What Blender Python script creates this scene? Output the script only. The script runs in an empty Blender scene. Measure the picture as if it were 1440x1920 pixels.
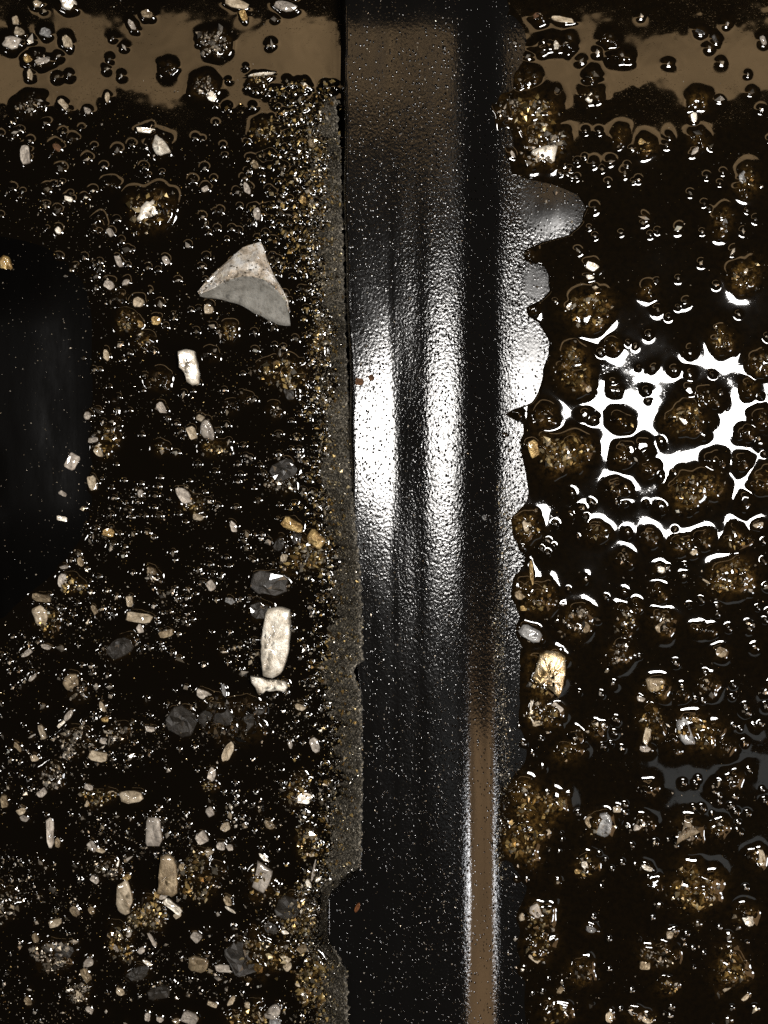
import bpy, bmesh, math, random
import numpy as np
from mathutils import Vector, Matrix

# ------------------------------------------------------------------ units
S = 0.0001                      # one millimetre holds ten units
H = 2700.0                      # camera height in units
LZ = 4500.0                     # lamp height in units
rnd = random.Random(7)
rng = np.random.default_rng(11)
C = bpy.context.scene.collection
scene = bpy.context.scene


def W(x, y, z=0.0):
    return Vector(((x - 720) * S, (960 - y) * S, z * S))


# ------------------------------------------------------------------ camera
cam_d = bpy.data.cameras.new('camera')
cam = bpy.data.objects.new('camera', cam_d)
C.objects.link(cam)
cam.location = (0, 0, H * S)
cam_d.sensor_fit = 'VERTICAL'
cam_d.sensor_height = 24
cam_d.lens = 24 * H / 1920
cam_d.clip_start = 0.005
cam_d.clip_end = 20
scene.camera = cam

# ------------------------------------------------------------------ world, lamps, exposure
world = bpy.data.worlds.new('World')
scene.world = world
world.use_nodes = True
bg = world.node_tree.nodes['Background']
bg.inputs[0].default_value = (1.0, 0.93, 0.82, 1)
bg.inputs[1].default_value = 0.02


def area(name, x, y, z, sx, sy, rad, col, target=None):
    d = bpy.data.lights.new(name, 'AREA')
    d.shape = 'RECTANGLE'
    d.size, d.size_y = sx * S, sy * S
    d.energy = rad * math.pi * sx * sy * S * S
    d.color = col
    o = bpy.data.objects.new(name, d)
    C.objects.link(o)
    o.location = W(x, y, z)
    if target is not None:
        o.rotation_euler = (W(*target) - o.location).to_track_quat('-Z', 'Y').to_euler()
    return o


def uneven(o, lo, hi, sc):
    """Mottles an added light so that its reflection varies in tone."""
    d = o.data
    d.use_nodes = True
    nt = d.node_tree
    em = nt.nodes['Emission']
    ge = nt.nodes.new('ShaderNodeNewGeometry')
    nz = nt.nodes.new('ShaderNodeTexNoise')
    nz.inputs['Scale'].default_value = sc
    nz.inputs['Detail'].default_value = 4.0
    nz.inputs['Roughness'].default_value = 0.6
    nt.links.new(ge.outputs['Position'], nz.inputs['Vector'])
    mr = nt.nodes.new('ShaderNodeMapRange')
    mr.inputs['From Min'].default_value = 0.3
    mr.inputs['From Max'].default_value = 0.7
    mr.inputs['To Min'].default_value = lo
    mr.inputs['To Max'].default_value = hi
    nt.links.new(nz.outputs['Fac'], mr.inputs['Value'])
    nt.links.new(mr.outputs[0], em.inputs['Strength'])


K = H / (H + LZ)
LAMP = (720 + (1275 - 720) / K, 960 + (808 - 960) / K, LZ)
area('work_lamp', *LAMP, 1040, 490, 115.0, (1.0, 0.965, 0.92))
area('side_lamp', 720 + (-380 - 720) / K, 960 + (850 - 960) / K, LZ, 420, 420, 60.0, (1.0, 0.96, 0.91))
uneven(area('brown_band_standin', 720, 960 + (112 - 960) / K, LZ, 4150, 370, 2.9, (1.0, 0.655, 0.33)), 0.55, 1.25, 14.0)  # added light standing in for a brown surface mirrored along the top
uneven(area('brown_side_standin', 3500, 2500, 1500, 1500, 1500, 2.5, (1.0, 0.61, 0.30), (915, 1650, 20)), 0.45, 1.25, 16.0)  # added light, stands in for a wall to give the rib foot its brown strip
_v = Vector((720 - 884, -(960 - 1640), H)).normalized()
_n = Vector((0.40, 0, 1)).normalized()
_r = 2 * _n.dot(_v) * _n - _v
area('added_streak_light', 878 + _r.x * 4000, 1640 - _r.y * 4000 if False else 1640 + abs(_r.y) * 4000, _r.z * 4000, 420, 460, 42.0, (0.95, 0.97, 1.0), (884, 1640, 40))  # unseen white panel added and aimed to streak the rib's lower right flank
area('added_grey_light', 720 + (1400 - 720) / K, 960 + (1440 - 960) / K, LZ, 950, 300, 0.75, (0.95, 1.0, 1.0))  # dim panel added only for a grey reflection in the right pool

scene.view_settings.view_transform = 'Standard'
scene.view_settings.look = 'None'
scene.view_settings.exposure = 0.0
scene.view_settings.gamma = 1.0
scene.render.engine = 'CYCLES'
scene.cycles.use_denoising = False
scene.cycles.sample_clamp_indirect = 4.0
scene.cycles.max_bounces = 5

# ------------------------------------------------------------------ materials


def mat(name):
    m = bpy.data.materials.new(name)
    m.use_nodes = True
    nt = m.node_tree
    b = nt.nodes['Principled BSDF']
    return m, nt, b


def node(nt, kind, **kw):
    n = nt.nodes.new(kind)
    for k, v in kw.items():
        if k in n.inputs.keys():
            n.inputs[k].default_value = v
        else:
            setattr(n, k, v)
    return n


def ramp(nt, stops):
    r = nt.nodes.new('ShaderNodeValToRGB')
    e = r.color_ramp.elements
    while len(e) < len(stops):
        e.new(0.5)
    for i, (p, c) in enumerate(stops):
        e[i].position = p
        e[i].color = (c[0], c[1], c[2], 1) if not isinstance(c, float) else (c, c, c, 1)
    return r


def metal(name, c1, c2, metallic, rough, stripe=0.0, coat=0.6):
    m, nt, b = mat(name)
    tc = node(nt, 'ShaderNodeTexCoord')
    mp = node(nt, 'ShaderNodeMapping')
    mp.inputs['Scale'].default_value = (1, 1, 1)
    nt.links.new(tc.outputs['Object'], mp.inputs[0])
    n1 = node(nt, 'ShaderNodeTexNoise', Scale=1400.0, Detail=5.0, Roughness=0.65)
    n2 = node(nt, 'ShaderNodeTexNoise', Scale=420.0, Detail=3.0, Roughness=0.6)
    mp2 = node(nt, 'ShaderNodeMapping')
    mp2.inputs['Scale'].default_value = (1, 0.12, 1)
    nt.links.new(tc.outputs['Object'], mp2.inputs[0])
    n3 = node(nt, 'ShaderNodeTexNoise', Scale=2200.0, Detail=2.0)
    nt.links.new(mp.outputs[0], n1.inputs['Vector'])
    nt.links.new(mp.outputs[0], n2.inputs['Vector'])
    nt.links.new(mp2.outputs[0], n3.inputs['Vector'])
    r = ramp(nt, [(0.30, tuple(x * 0.35 for x in c2)), (0.42, c2), (0.60, c1), (0.8, tuple(min(0.95, x * 1.15) for x in c1))])
    nt.links.new(n2.outputs['Fac'], r.inputs[0])
    r2 = ramp(nt, [(0.33, 0.45), (0.47, 1.0)])
    nt.links.new(n1.outputs['Fac'], r2.inputs[0])
    mul = node(nt, 'ShaderNodeMix', data_type='RGBA', blend_type='MULTIPLY')
    mul.inputs[0].default_value = 0.7
    nt.links.new(r.outputs[0], mul.inputs[6])
    nt.links.new(r2.outputs[0], mul.inputs[7])
    oi = node(nt, 'ShaderNodeObjectInfo')
    vr = ramp(nt, [(0.0, 0.6), (0.5, 0.9), (1.0, 1.0)])
    nt.links.new(oi.outputs['Random'], vr.inputs[0])
    mu2 = node(nt, 'ShaderNodeMix', data_type='RGBA', blend_type='MULTIPLY')
    mu2.inputs[0].default_value = 1.0 if name not in ('rough cast metal', 'smooth grey face', 'bright metal') else 0.25
    nt.links.new(mul.outputs[2], mu2.inputs[6])
    nt.links.new(vr.outputs[0], mu2.inputs[7])
    nt.links.new(mu2.outputs[2], b.inputs['Base Color'])
    b.inputs['Metallic'].default_value = metallic
    b.inputs['Roughness'].default_value = rough
    b.inputs['Coat Weight'].default_value = coat
    b.inputs['Coat Roughness'].default_value = 0.06
    add = node(nt, 'ShaderNodeMath', operation='MULTIPLY_ADD')
    nt.links.new(n3.outputs['Fac'], add.inputs[0])
    add.inputs[1].default_value = 0.35 + stripe
    nt.links.new(n1.outputs['Fac'], add.inputs[2])
    bp = node(nt, 'ShaderNodeBump', Strength=0.55, Distance=0.00025)
    nt.links.new(add.outputs[0], bp.inputs['Height'])
    nt.links.new(bp.outputs[0], b.inputs['Normal'])
    return m


M = {
    'white': metal('bright metal', (0.90, 0.85, 0.74), (0.62, 0.55, 0.44), 0.35, 0.42),
    'pale': metal('pale cast metal', (0.68, 0.61, 0.52), (0.44, 0.385, 0.325), 0.25, 0.5),
    'cream': metal('cream metal', (0.70, 0.59, 0.43), (0.45, 0.36, 0.24), 0.25, 0.5),
    'gold': metal('oil tinted metal', (0.62, 0.44, 0.18), (0.34, 0.21, 0.07), 0.45, 0.4, 0.8),
    'tan': metal('tan metal', (0.40, 0.31, 0.19), (0.24, 0.175, 0.10), 0.3, 0.45, 0.4),
    'grey': metal('grey metal', (0.36, 0.36, 0.35), (0.22, 0.215, 0.21), 0.3, 0.45),
    'dark': metal('oil covered metal', (0.034, 0.028, 0.021), (0.018, 0.014, 0.009), 0.0, 0.5, 0.0, 1.0),
    'rust': metal('rusty crumb', (0.36, 0.13, 0.035), (0.22, 0.075, 0.02), 0.0, 0.8, 0.0, 0.1),
    'brown': metal('brown crumb', (0.20, 0.095, 0.04), (0.12, 0.055, 0.02), 0.0, 0.8, 0.0, 0.1),
    'cast': metal('rough cast metal', (0.95, 0.92, 0.86), (0.66, 0.56, 0.44), 0.1, 0.35, 0.6, 1.0),
    'gloss': metal('glossy golden metal', (0.85, 0.70, 0.47), (0.50, 0.36, 0.17), 0.75, 0.3, 0.0, 1.0),
    'facet': metal('smooth grey face', (0.37, 0.36, 0.325), (0.27, 0.26, 0.23), 0.05, 0.55, 0.0, 0.15),
}

# grit: colour comes with each grain
grit_mat, nt, b = mat('metal grit')
at = node(nt, 'ShaderNodeAttribute', attribute_name='tint')
nt.links.new(at.outputs['Color'], b.inputs['Base Color'])
b.inputs['Metallic'].default_value = 0.55
b.inputs['Roughness'].default_value = 0.3
b.inputs['Coat Weight'].default_value = 0.8
b.inputs['Coat Roughness'].default_value = 0.05

# oil: black, amber over the sediment it soaks
oil_mat, nt, b = mat('used oil')
at = node(nt, 'ShaderNodeAttribute', attribute_name='amber')
tc = node(nt, 'ShaderNodeTexCoord')
nz = node(nt, 'ShaderNodeTexNoise', Scale=900.0, Detail=5.0, Roughness=0.7)
nt.links.new(tc.outputs['Object'], nz.inputs['Vector'])
sb = node(nt, 'ShaderNodeMath', operation='SUBTRACT')
nt.links.new(nz.outputs['Fac'], sb.inputs[0])
sb.inputs[1].default_value = 0.36
mu = node(nt, 'ShaderNodeMath', operation='MULTIPLY', use_clamp=True)
sc = node(nt, 'ShaderNodeMath', operation='MULTIPLY')
nt.links.new(sb.outputs[0], sc.inputs[0])
sc.inputs[1].default_value = 4.0
nt.links.new(sc.outputs[0], mu.inputs[0])
nt.links.new(at.outputs['Fac'], mu.inputs[1])
rp = ramp(nt, [(0.0, (0.0035, 0.0024, 0.0012)), (0.35, (0.018, 0.010, 0.003)), (1.0, (0.10, 0.056, 0.014))])
nt.links.new(mu.outputs[0], rp.inputs[0])
nt.links.new(rp.outputs[0], b.inputs['Base Color'])
on = node(nt, 'ShaderNodeTexNoise', Scale=70.0, Detail=4.0, Roughness=0.6)
nt.links.new(tc.outputs['Object'], on.inputs['Vector'])
orr = ramp(nt, [(0.35, 0.018), (0.7, 0.06)])
nt.links.new(on.outputs['Fac'], orr.inputs[0])
nt.links.new(orr.outputs[0], b.inputs['Roughness'])
b.inputs['IOR'].default_value = 1.5
vf = node(nt, 'ShaderNodeTexNoise', Scale=2600.0, Detail=2.0)
nt.links.new(tc.outputs['Object'], vf.inputs['Vector'])
fr = ramp(nt, [(0.62, 0.0), (0.76, 1.0)])
nt.links.new(vf.outputs['Fac'], fr.inputs[0])
bp = node(nt, 'ShaderNodeBump', Strength=0.015, Distance=0.00012)
nt.links.new(fr.outputs[0], bp.inputs['Height'])
nt.links.new(bp.outputs[0], b.inputs['Normal'])

# the pan's black paint, grained where the mesh says so
pan_mat, nt, b = mat('black pan paint')
at = node(nt, 'ShaderNodeAttribute', attribute_name='grain')
tc = node(nt, 'ShaderNodeTexCoord')
b.inputs['Base Color'].default_value = (0.0045, 0.0042, 0.004, 1)
b.inputs['IOR'].default_value = 1.5
mpn = node(nt, 'ShaderNodeMapping')
mpn.inputs['Scale'].default_value = (1, 0.8, 1)
nt.links.new(tc.outputs['Object'], mpn.inputs[0])
v1 = node(nt, 'ShaderNodeTexVoronoi', Scale=2100.0)
v1.feature = 'SMOOTH_F1'
v1.inputs['Smoothness'].default_value = 0.6
nt.links.new(mpn.outputs[0], v1.inputs['Vector'])
n1 = node(nt, 'ShaderNodeTexNoise', Scale=2600.0, Detail=3.0, Roughness=0.6)
nt.links.new(mpn.outputs[0], n1.inputs['Vector'])
n2 = node(nt, 'ShaderNodeTexNoise', Scale=60.0, Detail=2.0)
nt.links.new(tc.outputs['Object'], n2.inputs['Vector'])
ad = node(nt, 'ShaderNodeMath', operation='MULTIPLY_ADD')
nt.links.new(v1.outputs['Distance'], ad.inputs[0])
ad.inputs[1].default_value = -0.7
nt.links.new(n1.outputs['Fac'], ad.inputs[2])
v2 = node(nt, 'ShaderNodeTexVoronoi', Scale=1650.0)
nt.links.new(mpn.outputs[0], v2.inputs['Vector'])
sepc = node(nt, 'ShaderNodeSeparateColor')
nt.links.new(v2.outputs['Color'], sepc.inputs[0])
pick = ramp(nt, [(0.15, 0.0), (0.9, 1.0)])
nt.links.new(sepc.outputs[0], pick.inputs[0])
dot = ramp(nt, [(0.0, 1.0), (0.36, 0.0)])
dot.color_ramp.interpolation = 'EASE'
nt.links.new(v2.outputs['Distance'], dot.inputs[0])
n5 = node(nt, 'ShaderNodeTexNoise', Scale=260.0, Detail=3.0, Roughness=0.7)
nt.links.new(tc.outputs['Object'], n5.inputs['Vector'])
r5 = ramp(nt, [(0.38, 0.25), (0.62, 1.25)])
nt.links.new(n5.outputs['Fac'], r5.inputs[0])
pd = node(nt, 'ShaderNodeMath', operation='MULTIPLY')
nt.links.new(pick.outputs[0], pd.inputs[0])
nt.links.new(dot.outputs[0], pd.inputs[1])
pd2 = node(nt, 'ShaderNodeMath', operation='MULTIPLY')
nt.links.new(pd.outputs[0], pd2.inputs[0])
nt.links.new(r5.outputs[0], pd2.inputs[1])
ad2 = node(nt, 'ShaderNodeMath', operation='MULTIPLY_ADD')
nt.links.new(pd2.outputs[0], ad2.inputs[0])
ad2.inputs[1].default_value = 2.0
sca = node(nt, 'ShaderNodeMath', operation='MULTIPLY')
nt.links.new(ad.outputs[0], sca.inputs[0])
sca.inputs[1].default_value = 0.27
nt.links.new(sca.outputs[0], ad2.inputs[2])
st = node(nt, 'ShaderNodeMath', operation='MULTIPLY')
nt.links.new(at.outputs['Fac'], st.inputs[0])
st.inputs[1].default_value = 0.75
bp = node(nt, 'ShaderNodeBump', Distance=0.00017)
nt.links.new(st.outputs[0], bp.inputs['Strength'])
nt.links.new(ad2.outputs[0], bp.inputs['Height'])
nt.links.new(bp.outputs[0], b.inputs['Normal'])
rr = node(nt, 'ShaderNodeAttribute', attribute_name='matt')
n6 = node(nt, 'ShaderNodeMapping')
n6.inputs['Scale'].default_value = (1, 0.25, 1)
nt.links.new(tc.outputs['Object'], n6.inputs[0])
n7 = node(nt, 'ShaderNodeTexNoise', Scale=180.0, Detail=5.0, Roughness=0.7)
nt.links.new(n6.outputs[0], n7.inputs['Vector'])
r7 = ramp(nt, [(0.3, 0.75), (0.7, 1.5)])
nt.links.new(n7.outputs['Fac'], r7.inputs[0])
m7 = node(nt, 'ShaderNodeMath', operation='MULTIPLY')
nt.links.new(rr.outputs['Fac'], m7.inputs[0])
nt.links.new(r7.outputs[0], m7.inputs[1])
nt.links.new(m7.outputs[0], b.inputs['Roughness'])

wall_mat = pan_mat.copy()
wall_mat.name = 'dull pan wall'
wb = wall_mat.node_tree.nodes['Principled BSDF']
wb.inputs['Specular IOR Level'].default_value = 0.016
wb.inputs['Base Color'].default_value = (0.002, 0.0018, 0.0016, 1)

silt_mat, nt, b = mat('fine metal silt')
tc = node(nt, 'ShaderNodeTexCoord')
n1 = node(nt, 'ShaderNodeTexNoise', Scale=2400.0, Detail=3.0, Roughness=0.75)
n2 = node(nt, 'ShaderNodeTexNoise', Scale=140.0, Detail=4.0, Roughness=0.6)
nt.links.new(tc.outputs['Object'], n1.inputs['Vector'])
nt.links.new(tc.outputs['Object'], n2.inputs['Vector'])
r1 = ramp(nt, [(0.38, (0.018, 0.016, 0.013)), (0.53, (0.12, 0.108, 0.085)), (0.66, (0.50, 0.45, 0.36))])
nt.links.new(n1.outputs['Fac'], r1.inputs[0])
r2 = ramp(nt, [(0.35, 0.5), (0.65, 1.1)])
nt.links.new(n2.outputs['Fac'], r2.inputs[0])
mx = node(nt, 'ShaderNodeMix', data_type='RGBA', blend_type='MULTIPLY')
mx.inputs[0].default_value = 1.0
nt.links.new(r1.outputs[0], mx.inputs[6])
nt.links.new(r2.outputs[0], mx.inputs[7])
nt.links.new(mx.outputs[2], b.inputs['Base Color'])
b.inputs['Roughness'].default_value = 0.55
b.inputs['Specular IOR Level'].default_value = 0.3
bp = node(nt, 'ShaderNodeBump', Strength=0.8, Distance=0.0002)
nt.links.new(n1.outputs['Fac'], bp.inputs['Height'])
nt.links.new(bp.outputs[0], b.inputs['Normal'])

# ------------------------------------------------------------------ helpers


def link(name, me, parent=None, label=None, cat=None, group=None, kind=None):
    o = bpy.data.objects.new(name, me)
    C.objects.link(o)
    if parent:
        o.parent = parent
    if label:
        o['label'] = label
    if cat:
        o['category'] = cat
    if group:
        o['group'] = group
    if kind:
        o['kind'] = kind
    return o


def np_mesh(name, co, faces, material, smooth=True, attrs=None, colors=None):
    me = bpy.data.meshes.new(name)
    nv, nf, k = len(co), len(faces), faces.shape[1]
    me.vertices.add(nv)
    me.vertices.foreach_set('co', co.astype(np.float32).ravel())
    me.loops.add(nf * k)
    me.loops.foreach_set('vertex_index', faces.astype(np.int32).ravel())
    me.polygons.add(nf)
    me.polygons.foreach_set('loop_start', np.arange(0, nf * k, k, dtype=np.int32))
    me.polygons.foreach_set('loop_total', np.full(nf, k, dtype=np.int32))
    me.polygons.foreach_set('use_smooth', np.full(nf, smooth, dtype=bool))
    me.update(calc_edges=True)
    for an, v in (attrs or {}).items():
        a = me.attributes.new(an, 'FLOAT', 'POINT')
        a.data.foreach_set('value', v.astype(np.float32).ravel())
    if colors is not None:
        a = me.attributes.new('tint', 'FLOAT_COLOR', 'POINT')
        a.data.foreach_set('color', np.hstack([colors, np.ones((nv, 1))]).astype(np.float32).ravel())
    me.materials.append(material)
    me.validate()
    return me


def grid_mesh(name, xs, ys, Z, material, attrs=None):
    X, Y = np.meshgrid(xs, ys)
    co = np.stack([(X - 720) * S, (960 - Y) * S, Z * S], -1).reshape(-1, 3)
    nx, ny = len(xs), len(ys)
    i = (np.arange(ny - 1)[:, None] * nx + np.arange(nx - 1)[None, :])
    f = np.stack([i, i + nx, i + nx + 1, i + 1], -1).reshape(-1, 4)
    return np_mesh(name, co, f, material, True, attrs)


def smooth(a, b, x):
    t = np.clip((x - a) / (b - a), 0, 1)
    return t * t * (3 - 2 * t)


def sines(X, Y, n, wl0, wl1, seed):
    r = np.random.default_rng(seed)
    out = np.zeros_like(X, dtype=float)
    for _ in range(n):
        wl = math.exp(r.uniform(math.log(wl0), math.log(wl1)))
        a = r.uniform(0, 2 * math.pi)
        out += wl / (2 * math.pi) * np.sin((X * math.cos(a) + Y * math.sin(a)) * 2 * math.pi / wl + r.uniform(0, 6.28))
    return out / math.sqrt(n)


def outline(L, Wd, n=11, box=4.0, jit=0.1, r=rnd, angular=True):
    """An irregular chip outline, long axis along x."""
    if angular:
        kind = r.random()
        if kind < 0.45:      # skewed bar with knocked off corners
            q = [(-1, -1), (1, -1), (1, 1), (-1, 1)]
        elif kind < 0.75:    # five-sided shard
            q = [(-1, -0.5), (-0.1, -1), (1, -0.65), (0.8, 0.8), (-0.55, 1)]
        else:                # pointed shard
            q = [(-1, -0.25), (0.1, -1), (1, -0.3), (0.65, 0.75), (-0.4, 1)]
        q = [((a + r.uniform(-0.2, 0.2)) * L / 2, (b_ + r.uniform(-0.22, 0.22)) * Wd / 2) for a, b_ in q]
        if r.random() < 0.5:
            q = [(-a, b_) for a, b_ in q][::-1]
        out = []
        for i, p in enumerate(q):
            pr, nx_ = q[i - 1], q[(i + 1) % len(q)]
            k = r.uniform(0.08, 0.28)
            out.append((p[0] + (pr[0] - p[0]) * k, p[1] + (pr[1] - p[1]) * k))
            out.append((p[0] + (nx_[0] - p[0]) * k, p[1] + (nx_[1] - p[1]) * k))
            if L > 16:
                m_ = 0.5 + r.uniform(-0.12, 0.12)
                out.append((p[0] + (nx_[0] - p[0]) * m_ + r.gauss(0, 0.035) * Wd, p[1] + (nx_[1] - p[1]) * m_ + r.gauss(0, 0.035) * Wd))
        return out
    pts = []
    for i in range(n):
        a = 2 * math.pi * (i + r.uniform(-0.25, 0.25)) / n
        c, s = math.cos(a), math.sin(a)
        k = (abs(c) ** box + abs(s) ** box) ** (-1 / box)
        k *= 1 + r.uniform(-jit, jit)
        pts.append((c * k * L / 2, s * k * Wd / 2))
    return pts


def chip_mesh(name, pts, t, material, rough=1.2, slope=(0, 0), rings=(1.0, 0.93, 0.6, 0.28), r=rnd, dome=0.0):
    """A broken slab: outline extruded down, its top in rings of uneven facets; slope tilts the top."""
    n = len(pts)
    cx = sum(p[0] for p in pts) / n
    cy = sum(p[1] for p in pts) / n
    V, F = [], []
    size = min(max(p[0] for p in pts) - min(p[0] for p in pts), max(p[1] for p in pts) - min(p[1] for p in pts))
    jx, jy = r.uniform(-0.22, 0.22) * size, r.uniform(-0.22, 0.22) * size
    top = lambda x, y: -slope[0] * x - slope[1] * y
    for (x, y) in pts:
        V.append((x * 1.03, y * 1.03, -t))
    for ri, k in enumerate(rings):
        for (x, y) in pts:
            xx, yy = cx + (x - cx) * k + jx * (1 - k), cy + (y - cy) * k + jy * (1 - k)
            if ri > 1:
                xx += r.gauss(0, 0.05) * size
                yy += r.gauss(0, 0.05) * size
            z = top(xx, yy) + dome * (1 - k * k) + (r.uniform(-rough, rough) if 0 < ri else (-1.6 if size > 12 else r.uniform(-1.5, 0.3)))
            V.append((xx, yy, z))
    V.append((cx + jx, cy + jy, top(cx + jx, cy + jy) + dome + r.uniform(-rough, rough)))
    nr = len(rings) + 1
    for a in range(nr - 1):
        for i in range(n):
            j = (i + 1) % n
            F.append((a * n + i, a * n + j, (a + 1) * n + j, (a + 1) * n + i))
    for i in range(n):
        F.append(((nr - 1) * n + i, (nr - 1) * n + (i + 1) % n, nr * n))
    F.append(tuple(range(n - 1, -1, -1)))
    me = bpy.data.meshes.new(name)
    # image y runs down, world y up: mirror and flip
    me.from_pydata([(x * S, -y * S, z * S) for x, y, z in V], [], [f[::-1] for f in F])
    me.materials.append(material)
    bm = bmesh.new()
    bm.from_mesh(me)
    bmesh.ops.recalc_face_normals(bm, faces=bm.faces)
    if size > 23 and material.name != 'oil covered metal':
        for f_ in bm.faces:
            f_.smooth = f_.normal.z > 0.3
    bm.to_mesh(me)
    bm.free()
    return me


def half(x, y):
    """Slope (image x, image y) at which a facet at x, y mirrors the work lamp to the camera."""
    p = np.array([x, y, 0.0])
    a = np.array([720, 960, H]) - p
    l = np.array(LAMP) - p
    h = a / np.linalg.norm(a) + l / np.linalg.norm(l)
    return h[0] / h[2], h[1] / h[2]


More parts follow.
